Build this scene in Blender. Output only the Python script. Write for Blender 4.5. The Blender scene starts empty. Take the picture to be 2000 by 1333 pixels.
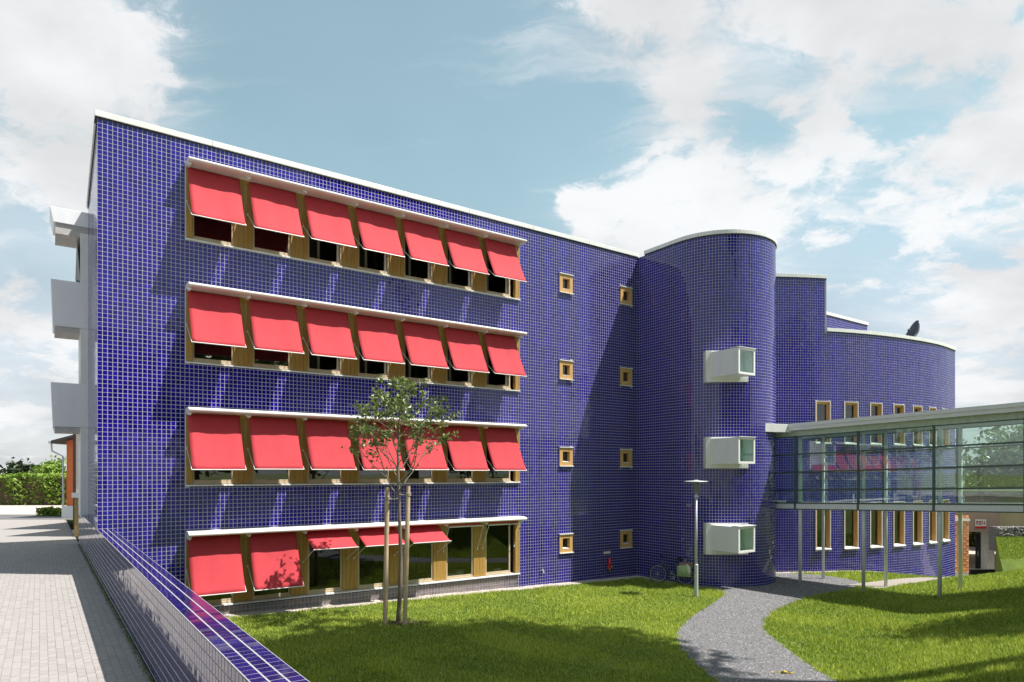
import bpy, math, random
import numpy as np
from mathutils import Vector, Matrix

random.seed(4); rng = np.random.default_rng(7)
sc = bpy.context.scene
col = sc.collection
R = math.radians

# ------------------------------------------------------------------ camera
EYE = 4.3
cam_d = bpy.data.cameras.new('camera'); cam = bpy.data.objects.new('camera', cam_d)
col.objects.link(cam); sc.camera = cam
cam.location = (0, 0, EYE); cam.rotation_euler = (R(90), 0, 0)
cam_d.sensor_width = 36; cam_d.lens = 23.4; cam_d.shift_y = 0.12925
cam_d.clip_start = 0.05; cam_d.clip_end = 6000

# ------------------------------------------------------------------ sky, sun, exposure
SUN_AZ, SUN_EL = 97.0, 60.0           # azimuth clockwise from +Y
sd = Vector((math.sin(R(SUN_AZ)) * math.cos(R(SUN_EL)), math.cos(R(SUN_AZ)) * math.cos(R(SUN_EL)), math.sin(R(SUN_EL))))
w = bpy.data.worlds.new('World'); sc.world = w; w.use_nodes = True
nt = w.node_tree; nt.nodes.clear()
def N(t, **k):
    n = nt.nodes.new(t)
    for a, b in k.items(): setattr(n, a, b)
    return n
def MathN(op, a, b=None, c=None, clamp=False):
    n = N('ShaderNodeMath', operation=op, use_clamp=clamp)
    for i, v in enumerate((a, b, c)):
        if v is None: continue
        if isinstance(v, (int, float)): n.inputs[i].default_value = v
        else: nt.links.new(v, n.inputs[i])
    return n.outputs[0]
def MapR(v, a, b, c, d, smooth=True):
    n = N('ShaderNodeMapRange', interpolation_type='SMOOTHSTEP' if smooth else 'LINEAR')
    nt.links.new(v, n.inputs[0])
    for i, x in enumerate((a, b, c, d)): n.inputs[i + 1].default_value = x
    return n.outputs[0]
sky = N('ShaderNodeTexSky', sky_type='NISHITA', sun_disc=False)
sky.sun_elevation = R(SUN_EL); sky.sun_rotation = R(SUN_AZ)
sky.air_density = 1.0; sky.dust_density = 1.0; sky.ozone_density = 1.0
tc = N('ShaderNodeTexCoord')
sep = N('ShaderNodeSeparateXYZ'); nt.links.new(tc.outputs['Generated'], sep.inputs[0])
den = MathN('ADD', MathN('MAXIMUM', sep.outputs[2], 0.0), 0.30)
px = MathN('DIVIDE', sep.outputs[0], den); py = MathN('DIVIDE', sep.outputs[1], den)
cmb = N('ShaderNodeCombineXYZ'); nt.links.new(px, cmb.inputs[0]); nt.links.new(py, cmb.inputs[1])
def noise(vec, scale, detail, rough, rot=0, stretch=(1, 1, 1), off=(0, 0, 0), dist=0.0):
    m = N('ShaderNodeMapping'); nt.links.new(vec, m.inputs[0])
    m.inputs['Location'].default_value = off; m.inputs['Rotation'].default_value = (0, 0, R(rot)); m.inputs['Scale'].default_value = stretch
    n = N('ShaderNodeTexNoise'); nt.links.new(m.outputs[0], n.inputs['Vector'])
    n.inputs['Scale'].default_value = scale; n.inputs['Detail'].default_value = detail
    n.inputs['Roughness'].default_value = rough; n.inputs['Distortion'].default_value = dist
    return n.outputs[0]
warp = noise(cmb.outputs[0], 2.6, 5, 0.6, off=(5.5, 2.2, 0))
wv = N('ShaderNodeVectorMath', operation='ADD'); nt.links.new(cmb.outputs[0], wv.inputs[0])
wc = N('ShaderNodeCombineXYZ'); nt.links.new(MathN('MULTIPLY', warp, 0.35), wc.inputs[0]); nt.links.new(MathN('MULTIPLY', warp, -0.22), wc.inputs[1]); nt.links.new(wc.outputs[0], wv.inputs[1])
puff = noise(wv.outputs[0], 4.6, 14, 0.62, off=(3.1, 1.7, 0), dist=0.0)
puff = MathN('ADD', MathN('MULTIPLY', MathN('SUBTRACT', puff, 0.5), 1.7), 0.5)
streak = noise(wv.outputs[0], 2.6, 10, 0.62, rot=-34, stretch=(0.34, 2.2, 1), off=(0.6, 4.0, 0), dist=0.2)
streak = MathN('ADD', MathN('MULTIPLY', MathN('SUBTRACT', streak, 0.5), 1.5), 0.5)
soft = noise(cmb.outputs[0], 1.3, 5, 0.5, off=(9, 5, 0), dist=0.3)
# large cloud masses and clear patches, by direction in the sky: (x, y, z), angular radius, amount
MASSES = [((-.82, 1, .66), 17, .34), ((-.62, 1, .58), 8, .05), ((-.74, 1, .22), 7, .06),
          ((.28, 1, .73), 11, .30), ((.62, 1, .74), 15, .13), ((.08, 1, .72), 7, .28), ((.85, 1, .55), 10, .06),
          ((.22, 1, .39), 10, .30), ((.42, 1, .42), 8, .13), ((.05, 1, .38), 6, .22), ((.72, 1, .37), 9, .24), ((.30, 1, .30), 8, .12), ((.66, 1, .16), 6, .16), ((.25, 1, .61), 4, .08), ((.64, 1, .50), 6, -.06), ((-.76, 1, .13), 6, .10),
          ((-.14, 1, .58), 20, -.34), ((-.35, 1, .35), 11, -.16), ((.13, 1, .55), 7, -.24), ((.38, 1, .55), 5, -.22), ((.55, 1, .52), 5, -.06), ((.58, 1, .27), 9, -.09), ((-.72, 1, .36), 7, -.08)]
acc = None
for d, r, a in MASSES:
    v = Vector(d).normalized()
    dp = N('ShaderNodeVectorMath', operation='DOT_PRODUCT'); nt.links.new(tc.outputs['Generated'], dp.inputs[0])
    dp.inputs[1].default_value = v
    m = MapR(dp.outputs['Value'], math.cos(R(r)), 1.0, 0, a)
    acc = m if acc is None else MathN('ADD', acc, m)
base = MathN('ADD', puff, acc)
dens1 = MapR(base, 0.53, 0.74, 0, 0.98)
base2 = MathN('ADD', streak, MathN('MULTIPLY', acc, 0.32))
dens2 = MapR(base2, 0.50, 0.86, 0, 0.75)
veil = MapR(MathN('ADD', soft, MathN('MULTIPLY', acc, 0.5)), 0.35, 0.85, 0.12, 0.38)
dens = MathN('SUBTRACT', 1.0, MathN('MULTIPLY', MathN('MULTIPLY', MathN('SUBTRACT', 1.0, dens1), MathN('SUBTRACT', 1.0, dens2)), MathN('SUBTRACT', 1.0, veil)))
horizon = MapR(sep.outputs[2], 0.0, 0.45, 0.62, 0.0)
dens = MathN('SUBTRACT', 1.0, MathN('MULTIPLY', MathN('SUBTRACT', 1.0, dens), MathN('SUBTRACT', 1.0, horizon)), clamp=True)
tint = N('ShaderNodeMix', data_type='RGBA', blend_type='MULTIPLY'); tint.inputs[0].default_value = 1
low = MapR(sep.outputs[2], 0.0, 0.45, 0.0, 1.0)
lowc = N('ShaderNodeMix', data_type='RGBA'); nt.links.new(low, lowc.inputs[0])
lowc.inputs[6].default_value = (0.62, 0.66, 0.78, 1); lowc.inputs[7].default_value = (1.36, 1.52, 1.12, 1)
nt.links.new(sky.outputs[0], tint.inputs[6]); nt.links.new(lowc.outputs[2], tint.inputs[7])
shade = MapR(noise(cmb.outputs[0], 2.2, 6, 0.55, off=(2, 7, 0)), 0.34, 0.64, 0.86, 1.12)
cl = N('ShaderNodeMix', data_type='RGBA', blend_type='MULTIPLY'); cl.inputs[0].default_value = 1
cl.inputs[6].default_value = (5.75, 5.85, 5.95, 1)
sv = N('ShaderNodeCombineColor')
for i in range(3): nt.links.new(shade, sv.inputs[i])
nt.links.new(sv.outputs[0], cl.inputs[7])
mix = N('ShaderNodeMix', data_type='RGBA'); nt.links.new(dens, mix.inputs[0])
nt.links.new(tint.outputs[2], mix.inputs[6]); nt.links.new(cl.outputs[2], mix.inputs[7])
bg = N('ShaderNodeBackground'); bg.inputs[1].default_value = 0.088
out = N('ShaderNodeOutputWorld')
nt.links.new(mix.outputs[2], bg.inputs[0]); nt.links.new(bg.outputs[0], out.inputs[0])

sl = bpy.data.lights.new('sun', 'SUN'); sun = bpy.data.objects.new('sun', sl); col.objects.link(sun)
sl.energy = 5.0; sl.angle = R(0.53); sl.color = (1.0, 0.955, 0.89)
sun.rotation_euler = sd.to_track_quat('Z', 'Y').to_euler(); sun.location = (30, -5, 40)
sc.view_settings.view_transform = 'Standard'; sc.view_settings.look = 'None'
sc.view_settings.exposure = 0.76; sc.view_settings.gamma = 1; sc.view_settings.use_curve_mapping = False
sc.render.engine = 'CYCLES'

# ------------------------------------------------------------------ materials
MATS = {}
def mat(name, c, rough=0.6, var=0.12, scale=6.0, bump=0.0, bscale=40.0, metal=0.0, spec=0.5, coat=0.0, c2=None, detail=5, stretch=None):
    m = bpy.data.materials.new(name); m.use_nodes = True; t = m.node_tree
    b = t.nodes['Principled BSDF']
    b.inputs['Roughness'].default_value = rough; b.inputs['Metallic'].default_value = metal
    b.inputs['Specular IOR Level'].default_value = spec; b.inputs['Coat Weight'].default_value = coat
    tc = t.nodes.new('ShaderNodeTexCoord'); vec = tc.outputs['Object']
    if stretch:
        mp = t.nodes.new('ShaderNodeMapping'); t.links.new(vec, mp.inputs[0]); mp.inputs['Scale'].default_value = stretch; vec = mp.outputs[0]
    n = t.nodes.new('ShaderNodeTexNoise'); t.links.new(vec, n.inputs['Vector'])
    n.inputs['Scale'].default_value = scale; n.inputs['Detail'].default_value = detail; n.inputs['Roughness'].default_value = 0.6
    mr = t.nodes.new('ShaderNodeMapRange'); t.links.new(n.outputs[0], mr.inputs[0])
    mr.inputs[1].default_value = 0.3; mr.inputs[2].default_value = 0.7
    mx = t.nodes.new('ShaderNodeMix'); mx.data_type = 'RGBA'; t.links.new(mr.outputs[0], mx.inputs[0])
    ca = c2 if c2 else tuple(x * (1 - var) for x in c); cb = c if c2 else tuple(min(1, x * (1 + var)) for x in c)
    mx.inputs[6].default_value = (*ca, 1); mx.inputs[7].default_value = (*cb, 1)
    t.links.new(mx.outputs[2], b.inputs['Base Color'])
    if bump:
        n2 = t.nodes.new('ShaderNodeTexNoise'); t.links.new(vec, n2.inputs['Vector'])
        n2.inputs['Scale'].default_value = bscale; n2.inputs['Detail'].default_value = 4
        bp = t.nodes.new('ShaderNodeBump'); bp.inputs['Strength'].default_value = bump; bp.inputs['Distance'].default_value = 0.02
        t.links.new(n2.outputs[0], bp.inputs['Height']); t.links.new(bp.outputs[0], b.inputs['Normal'])
    MATS[name] = m
    return m

def attr_mat(name, lo, hi, rough, attr='tint', coat=0.0, spec=0.5, translucent=0.0):
    """colour runs from lo to hi with each piece's own tint value"""
    m = bpy.data.materials.new(name); m.use_nodes = True; t = m.node_tree; b = t.nodes['Principled BSDF']
    b.inputs['Roughness'].default_value = rough; b.inputs['Coat Weight'].default_value = coat
    b.inputs['Coat Roughness'].default_value = 0.03; b.inputs['Specular IOR Level'].default_value = spec
    a = t.nodes.new('ShaderNodeAttribute'); a.attribute_name = attr
    r = t.nodes.new('ShaderNodeValToRGB'); t.links.new(a.outputs['Fac'], r.inputs[0])
    r.color_ramp.elements[0].color = (*lo, 1); r.color_ramp.elements[1].color = (*hi, 1)
    t.links.new(r.outputs[0], b.inputs['Base Color'])
    if translucent:
        tr = t.nodes.new('ShaderNodeBsdfTranslucent'); t.links.new(r.outputs[0], tr.inputs[0])
        ms = t.nodes.new('ShaderNodeMixShader'); ms.inputs[0].default_value = translucent
        t.links.new(b.outputs[0], ms.inputs[1]); t.links.new(tr.outputs[0], ms.inputs[2])
        t.links.new(ms.outputs[0], t.nodes['Material Output'].inputs[0])
    MATS[name] = m
    return m

def glass_mat(name, tint, refl=0.06, rough=0.0):
    m = bpy.data.materials.new(name); m.use_nodes = True; t = m.node_tree; t.nodes.remove(t.nodes['Principled BSDF'])
    tr = t.nodes.new('ShaderNodeBsdfTransparent'); tr.inputs[0].default_value = (*tint, 1)
    gl = t.nodes.new('ShaderNodeBsdfGlossy'); gl.inputs['Roughness'].default_value = rough
    fr = t.nodes.new('ShaderNodeFresnel'); ge = t.nodes.new('ShaderNodeNewGeometry')
    io = t.nodes.new('ShaderNodeMapRange'); t.links.new(ge.outputs['Backfacing'], io.inputs[0]); io.inputs[3].default_value = 1.5; io.inputs[4].default_value = 1 / 1.5
    t.links.new(io.outputs[0], fr.inputs[0])          # same reflectance from either side of the pane
    ad = t.nodes.new('ShaderNodeMath'); ad.operation = 'ADD'; ad.use_clamp = True; t.links.new(fr.outputs[0], ad.inputs[0]); ad.inputs[1].default_value = refl
    tcn = t.nodes.new('ShaderNodeTexCoord'); nz = t.nodes.new('ShaderNodeTexNoise'); nz.inputs['Scale'].default_value = 0.9; nz.inputs['Detail'].default_value = 1
    t.links.new(tcn.outputs['Object'], nz.inputs['Vector'])
    bp = t.nodes.new('ShaderNodeBump'); bp.inputs['Strength'].default_value = 0.12; bp.inputs['Distance'].default_value = 0.02
    t.links.new(nz.outputs[0], bp.inputs['Height']); t.links.new(bp.outputs[0], gl.inputs['Normal'])
    ms = t.nodes.new('ShaderNodeMixShader'); t.links.new(ad.outputs[0], ms.inputs[0])
    t.links.new(tr.outputs[0], ms.inputs[1]); t.links.new(gl.outputs[0], ms.inputs[2])
    t.links.new(ms.outputs[0], t.nodes['Material Output'].inputs[0])
    MATS[name] = m
    return m

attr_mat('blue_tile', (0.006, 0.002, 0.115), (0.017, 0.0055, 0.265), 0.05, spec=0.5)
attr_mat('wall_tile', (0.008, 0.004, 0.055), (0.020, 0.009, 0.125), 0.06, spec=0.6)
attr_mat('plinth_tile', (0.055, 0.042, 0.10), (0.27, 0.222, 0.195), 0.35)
mat('wall_grout', (0.33, 0.32, 0.34), 0.8, 0.12, 7)
mat('grout', (0.385, 0.375, 0.44), 0.8, 0.10, 9)
mat('white_metal', (0.75, 0.75, 0.74), 0.38, 0.05, 1.6, c2=(0.66, 0.655, 0.64), stretch=(2, 2, .5))
mat('grey_panel', (0.72, 0.73, 0.755), 0.42, 0.05, 1.5, c2=(0.66, 0.665, 0.68), stretch=(2, 2, .4))
mat('shadow_gap', (0.02, 0.02, 0.022), 0.6)
mat('fabric', (0.435, 0.032, 0.044), 0.85, 0.07, 2.2, 0.12, 220)
mat('timber', (0.45, 0.27, 0.072), 0.5, 0.2, 3.5, 0.12, 30, c2=(0.35, 0.195, 0.046), stretch=(6, 6, 0.6))
mat('pale_timber', (0.60, 0.37, 0.15), 0.5, 0.2, 3.5, 0.1, 30, c2=(0.48, 0.27, 0.09), stretch=(6, 6, 0.7))
mat('sash', (0.52, 0.42, 0.29), 0.45, 0.08, 5)
mat('room', (0.24, 0.23, 0.21), 0.9, 0.2, 1)
mat('room_floor', (0.10, 0.085, 0.07), 0.7)
glass_mat('pane_glass', (0.50, 0.53, 0.53), 0.06)
glass_mat('bridge_glass', (0.88, 0.95, 0.92), 0.045)
mat('green_frame', (0.06, 0.095, 0.078), 0.4, 0.1)
mat('galvanised', (0.47, 0.50, 0.51), 0.42, 0.10, 14, metal=0.1)
mat('green_soffit', (0.45, 0.53, 0.47), 0.55)
mat('concrete', (0.42, 0.41, 0.40), 0.85, 0.12, 4, 0.2, 60)
mat('render_grey', (0.66, 0.67, 0.66), 0.8, 0.05, 2)
mat('bark', (0.19, 0.16, 0.125), 0.9, 0.3, 12, 0.5, 60, stretch=(1, 1, .4))
mat('stake_wood', (0.58, 0.43, 0.27), 0.8, 0.2, 7, 0.25, 50, c2=(0.42, 0.30, 0.18), stretch=(3, 3, .5))
mat('rope', (0.34, 0.30, 0.22), 0.9)
mat('soil', (0.085, 0.058, 0.038), 0.95, 0.3, 14, 0.6, 50)
mat('gravel', (0.195, 0.192, 0.200), 0.9, 0.35, 40, 1.0, 90, c2=(0.085, 0.084, 0.090))
mat('pale_gravel', (0.37, 0.33, 0.29), 0.9, 0.3, 45, 0.8, 90, c2=(0.22, 0.19, 0.165))
attr_mat('pebble', (0.24, 0.20, 0.17), (0.62, 0.57, 0.52), 0.8)
attr_mat('paver', (0.268, 0.248, 0.240), (0.300, 0.279, 0.270), 0.85)
mat('paving_joint', (0.235, 0.218, 0.21), 0.95, 0.15, 30)
mat('lawn_soil', (0.13, 0.19, 0.022), 0.95, 0.3, 2.2, 0.5, 60, c2=(0.085, 0.12, 0.016))
attr_mat('grass_blade', (0.100, 0.195, 0.011), (0.54, 0.60, 0.095), 0.55, translucent=0.35)
attr_mat('leaf', (0.055, 0.10, 0.020), (0.26, 0.32, 0.10), 0.36, translucent=0.3)
attr_mat('dark_leaf', (0.018, 0.036, 0.012), (0.055, 0.085, 0.025), 0.6, translucent=0.2)
attr_mat('hedge_leaf', (0.085, 0.175, 0.016), (0.32, 0.44, 0.06), 0.55, translucent=0.3)
mat('far_ground', (0.16, 0.18, 0.07), 0.95, 0.3, 0.2)
mat('sand', (0.46, 0.40, 0.35), 0.95, 0.12, 0.6)
mat('shadow_asphalt', (0.12, 0.12, 0.125), 0.9, 0.2, 3)
mat('orange_render', (0.66, 0.16, 0.045), 0.8, 0.06)
mat('pink_render', (0.70, 0.58, 0.53), 0.85, 0.06)
mat('dark_timber', (0.085, 0.058, 0.048), 0.75, 0.25, 6, stretch=(4, 4, .5))
mat('ochre_panel', (0.30, 0.20, 0.07), 0.7, 0.2)
mat('roof_tile', (0.06, 0.05, 0.047), 0.8, 0.2)
mat('red_paint', (0.55, 0.02, 0.015), 0.35)
mat('brass', (0.45, 0.30, 0.08), 0.35, metal=0.8)
mat('black_rubber', (0.015, 0.015, 0.016), 0.7)
mat('bike_paint', (0.02, 0.075, 0.085), 0.3)
mat('bag_cloth', (0.33, 0.42, 0.22), 0.85, 0.15, 9, 0.3, 40)
mat('wicker', (0.36, 0.26, 0.15), 0.85)
mat('beige_render', (0.50, 0.40, 0.24), 0.85, 0.08, 1.5)
mat('brown_render', (0.36, 0.24, 0.19), 0.85, 0.08, 1.5)
attr_mat('terracotta', (0.50, 0.17, 0.07), (0.78, 0.40, 0.20), 0.4)
attr_mat('gabion_stone', (0.055, 0.05, 0.055), (0.30, 0.27, 0.27), 0.85)
mat('paper', (0.70, 0.68, 0.62), 0.8, 0.15, 20)
mat('dish_metal', (0.045, 0.06, 0.085), 0.35, 0.1)
mat('column_paint', (0.70, 0.72, 0.72), 0.4, 0.06, 5)
mat('bay_green', (0.42, 0.60, 0.51), 0.5, 0.08, 1.5)
mat('gabion_core', (0.13, 0.12, 0.125), 0.9, 0.5, 14, 0.8, 20)
mat('lamp_glass', (0.16, 0.18, 0.18), 0.15)
mat('rust_red', (0.32, 0.05, 0.03), 0.7)

# ------------------------------------------------------------------ helpers
def tag(o, label=None, cat=None, group=None, kind=None):
    if label: o['label'] = label
    if cat: o['category'] = cat
    if group: o['group'] = group
    if kind: o['kind'] = kind
    return o
def thing(name, loc, label, cat, group=None):
    o = bpy.data.objects.new(name, None); o.location = loc; o.empty_display_size = 0.3
    col.objects.link(o); return tag(o, label, cat, group)
def root_of(o):
    v = Vector((0, 0, 0))
    while o is not None: v += Vector(o.location); o = o.parent
    return v
def link(name, me, parent=None):
    o = bpy.data.objects.new(name, me); col.objects.link(o)
    if parent is not None:
        o.parent = parent
        o.matrix_parent_inverse = Matrix.Translation(-root_of(parent)) if parent.type == 'EMPTY' else Matrix.Identity(4)
    return o
class MB:
    """collects faces in world coordinates; build() makes one mesh object"""
    def __init__(s): s.v = []; s.f = []; s.t = []
    def quad(s, a, b, c, d, t=None):
        i = len(s.v); s.v += [tuple(a), tuple(b), tuple(c), tuple(d)]; s.f.append((i, i + 1, i + 2, i + 3)); s.t.append(t or 0)
    def poly(s, pts):
        i = len(s.v); s.v += [tuple(p) for p in pts]; s.f.append(tuple(range(i, i + len(pts)))); s.t.append(0)
    def hexa(s, p):
        """8 corners: 0-3 lower ring, 4-7 upper ring"""
        i = len(s.v); s.v += [tuple(q) for q in p]
        for f in ((3, 2, 1, 0), (4, 5, 6, 7), (0, 1, 5, 4), (1, 2, 6, 5), (2, 3, 7, 6), (3, 0, 4, 7)):
            s.f.append(tuple(i + k for k in f)); s.t.append(0)
    def box(s, fr, a0, a1, b0, b1, z0, z1):
        """box in a frame function fr(a, b, z) -> world"""
        s.hexa([fr(a0, b0, z0), fr(a1, b0, z0), fr(a1, b1, z0), fr(a0, b1, z0), fr(a0, b0, z1), fr(a1, b0, z1), fr(a1, b1, z1), fr(a0, b1, z1)])
    def prism(s, poly, z0, z1):
        n = len(poly); i = len(s.v)
        s.v += [(x, y, z0) for x, y in poly] + [(x, y, z1) for x, y in poly]
        s.f.append(tuple(i + k for k in range(n - 1, -1, -1))); s.f.append(tuple(i + n + k for k in range(n))); s.t += [0, 0]
        for k in range(n): s.f.append((i + k, i + (k + 1) % n, i + n + (k + 1) % n, i + n + k)); s.t.append(0)
    def tube(s, pts, rad, n=8, cap=True):
        pts = [Vector(p) for p in pts]
        if not hasattr(rad, '__len__'): rad = [rad] * len(pts)
        i0 = len(s.v); up = None
        for k, p in enumerate(pts):
            d = (pts[min(k + 1, len(pts) - 1)] - pts[max(k - 1, 0)]).normalized()
            ref = Vector((0, 0, 1)) if abs(d.z) < 0.95 else Vector((1, 0, 0))
            x = d.cross(ref).normalized() if up is None else (up - d * up.dot(d)).normalized()
            up = x; y = d.cross(x)
            for j in range(n):
                a = 2 * math.pi * j / n
                s.v.append(tuple(p + (x * math.cos(a) + y * math.sin(a)) * rad[k]))
        for k in range(len(pts) - 1):
            for j in range(n):
                a = i0 + k * n + j; b = i0 + k * n + (j + 1) % n
                s.f.append((a, b, b + n, a + n)); s.t.append(0)
        if cap:
            s.f.append(tuple(i0 + j for j in range(n - 1, -1, -1))); s.f.append(tuple(i0 + (len(pts) - 1) * n + j for j in range(n))); s.t += [0, 0]
    def lathe(s, c, prof, n=20):
        s.tube([(c[0], c[1], c[2] + z) for r, z in prof], [max(r, .001) for r, z in prof], n)
    def build(s, name, m, parent=None, smooth=False, attr=False, bevel=0.0):
        me = bpy.data.meshes.new(name); me.from_pydata(s.v, [], s.f); me.materials.append(MATS[m])
        if attr:
            a = me.attributes.new('tint', 'FLOAT', 'FACE'); a.data.foreach_set('value', [float(x) for x in s.t])
        if smooth: me.polygons.foreach_set('use_smooth', [True] * len(me.polygons))
        me.update()
        o = link(name, me, parent)
        if bevel:
            bv = o.modifiers.new('b', 'BEVEL'); bv.width = bevel; bv.segments = 2; bv.limit_method = 'ANGLE'; bv.angle_limit = R(40)
        return o
def np_mesh(name, V, F, m, tint=None, parent=None, smooth=False):
    """numpy vertices (n,3) and equal-size faces (k,c)"""
    me = bpy.data.meshes.new(name); nv, nf, c = len(V), len(F), F.shape[1]
    me.vertices.add(nv); me.vertices.foreach_set('co', V.astype(np.float32).ravel())
    me.loops.add(nf * c); me.loops.foreach_set('vertex_index', F.astype(np.int32).ravel())
    me.polygons.add(nf); me.polygons.foreach_set('loop_start', np.arange(0, nf * c, c, dtype=np.int32))
    me.polygons.foreach_set('use_smooth', np.full(nf, smooth))
    me.update(calc_edges=True); me.materials.append(MATS[m])
    if tint is not None:
        a = me.attributes.new('tint', 'FLOAT', 'FACE'); a.data.foreach_set('value', np.asarray(tint, dtype=np.float32))
    return link(name, me, parent)

P = 0.1125                      # tile pitch
JOINT = 0.0130
def tile_rects(L, z0, z1, openings, s_start=0.0):
    """tile cells on a wall unrolled to (s, z), trimmed at openings, top row starts at z1"""
    out = []
    ns = int(math.ceil((L - s_start) / P - 1e-6)); nz = int(math.ceil((z1 - z0) / P - 1e-6))
    for i in range(ns):
        for j in range(nz):
            a0 = s_start + i * P + JOINT / 2; a1 = min(s_start + (i + 1) * P, L) - JOINT / 2
            c1 = z1 - j * P - JOINT / 2; c0 = max(z1 - (j + 1) * P, z0) + JOINT / 2
            ok = a1 - a0 > 0.015 and c1 - c0 > 0.015
            for (o0, o1, q0, q1) in openings:
                if a1 > o0 and a0 < o1 and c1 > q0 and c0 < q1:
                    if a0 < o0: a1 = o0 - .004
                    elif a1 > o1: a0 = o1 + .004
                    elif c0 < q0: c1 = q0 - .004
                    elif c1 > q1: c0 = q1 + .004
                    else: ok = False
                    if a1 - a0 < 0.015 or c1 - c0 < 0.015: ok = False
                if not ok: break
            if ok: out.append((a0, a1, c0, c1, i, j))
    return out
def tiles_mesh(name, rects, path, m, parent, thick=0.0032, wob=0.0055, flat=None, tints=None):
    """every tile is a little raised, slightly tilted block; path(s) -> x, y, nx, ny; flat(s, q) lays tiles horizontally"""
    r = np.array([q[:4] for q in rects]); n = len(r)
    ta = rng.normal(0, wob, n); tb = rng.normal(0, wob, n); th = thick + rng.normal(0, .0004, n)
    V = np.zeros((n, 8, 3)); e = 0.0018
    for k, (si, zi) in enumerate(((0, 2), (1, 2), (1, 3), (0, 3))):
        s = r[:, si]; z = r[:, zi]
        ins = np.where(si == 0, e, -e); inz = np.where(zi == 2, e, -e)
        sg = -1 if si == 0 else 1; zg = -1 if zi == 2 else 1
        out_ = th + ta * sg * (r[:, 1] - r[:, 0]) / 2 + tb * zg * (r[:, 3] - r[:, 2]) / 2
        if flat is None:
            x, y, nx, ny = path(s); V[:, k] = np.stack([x - nx * .002, y - ny * .002, z], 1)
            x, y, nx, ny = path(s + ins); V[:, 4 + k] = np.stack([x + nx * out_, y + ny * out_, z + inz], 1)
        else:
            x, y = flat(s, z); V[:, k] = np.stack([x, y, np.full(n, FLATZ - .002)], 1)
            x, y = flat(s + ins, z + inz); V[:, 4 + k] = np.stack([x, y, FLATZ + out_], 1)
    base = (np.arange(n) * 8)[:, None, None]
    F = (base + np.array([[4, 5, 6, 7], [0, 1, 5, 4], [1, 2, 6, 5], [2, 3, 7, 6], [3, 0, 4, 7]])[None]).reshape(-1, 4)
    if tints is None: tints = np.clip(rng.normal(.45, .24, n), 0, 1)
    return np_mesh(name, V.reshape(-1, 3), F, m, np.repeat(tints, 5), parent)
def line_path(o, d, nrm):
    def f(s):
        s = np.asarray(s, dtype=float)
        return o[0] + d[0] * s, o[1] + d[1] * s, nrm[0] + 0 * s, nrm[1] + 0 * s
    return f
def grout_wall(name, path, L, z0, z1, openings, parent, m='grout', step=None, bottom=None):
    sb = {0.0, L}; zb = {z0, z1}
    for o in openings: sb |= {max(0, o[0]), min(L, o[1])}; zb |= {max(z0, o[2]), min(z1, o[3])}
    if step: sb |= set(np.arange(0, L, step).tolist())
    sb = sorted(sb); zb = sorted(zb); mb = MB()
    for i in range(len(sb) - 1):
        x0, y0, _, _ = path(sb[i]); x1, y1, _, _ = path(sb[i + 1]); ms = (sb[i] + sb[i + 1]) / 2
        for j in range(len(zb) - 1):
            mz = (zb[j] + zb[j + 1]) / 2
            if any(o[0] < ms < o[1] and o[2] < mz < o[3] for o in openings): continue
            mb.quad((x0, y0, zb[j]), (x1, y1, zb[j]), (x1, y1, zb[j + 1]), (x0, y0, zb[j + 1]))
    return mb.build(name, m, parent)
def strip_along(path, s_list, p0, p1, z0, z1):
    mb = MB(); n = len(s_list); ring = []
    for s in s_list:
        x, y, nx, ny = [float(v) for v in path(s)]
        ring.append([(x + nx * p0, y + ny * p0, z0), (x + nx * p1, y + ny * p1, z0), (x + nx * p1, y + ny * p1, z1), (x + nx * p0, y + ny * p0, z1)])
    mb.v = [v for r in ring for v in r]
    for i in range(n - 1):
        for k in range(4): mb.f.append((4 * i + k, 4 * i + (k + 1) % 4, 4 * i + 4 + (k + 1) % 4, 4 * i + 4 + k)); mb.t.append(0)
    mb.f += [(3, 2, 1, 0), tuple(4 * (n - 1) + k for k in range(4))]; mb.t += [0, 0]
    return mb

# ------------------------------------------------------------------ frames of the place
C = (-10.56, 16.95)                                  # left corner of the street facade
d1 = (0.8203, 0.5719); nf = (0.5719, -0.8203)        # along the facade, out of it
def FR(t, p, z): return (C[0] + d1[0] * t + nf[0] * p, C[1] + d1[1] * t + nf[1] * p, EYE + z)   # z relative to eye level
LF = 19.31                                           # facade length to the inner corner
TOP = 9.05                                           # top of the tiling above eye level
wd = (0.578, -0.816); wn = (-0.816, -0.578)          # low wall: towards the camera, outward to the pavement
def WL(k, b, z): return (C[0] - .02 * .816 + wd[0] * k + wn[0] * b, C[1] - .02 * .578 + wd[1] * k + wn[1] * b, z)
WALL_TOP = EYE - 1.42; PAVE_Z = EYE - 2.60

def sstep(a, b, x):
    t = np.clip((x - a) / (b - a), 0, 1); return t * t * (3 - 2 * t)
def ground_h(X, Y):
    X = np.asarray(X, dtype=float); Y = np.asarray(Y, dtype=float)
    t = (X - C[0]) * d1[0] + (Y - C[1]) * d1[1]
    z = .4 - .4 * np.clip(t / 19, 0, 1)
    q = (X - 5.5) * .79 - (Y - 12) * .61
    hill = .255 * np.logaddexp(0, 3 * (q - .3)) / 3
    hill = 3.4 * np.tanh(hill / 3.4)
    z = z + hill * (1 - .75 * sstep(24, 30, Y)) * (1 - sstep(26, 34, Y))
    z = z - .9 * sstep(14, 23, X) * sstep(26, 31, Y) - 1.0 * sstep(21.5, 25.5, X) * sstep(29.5, 34, Y)
    return z

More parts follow.
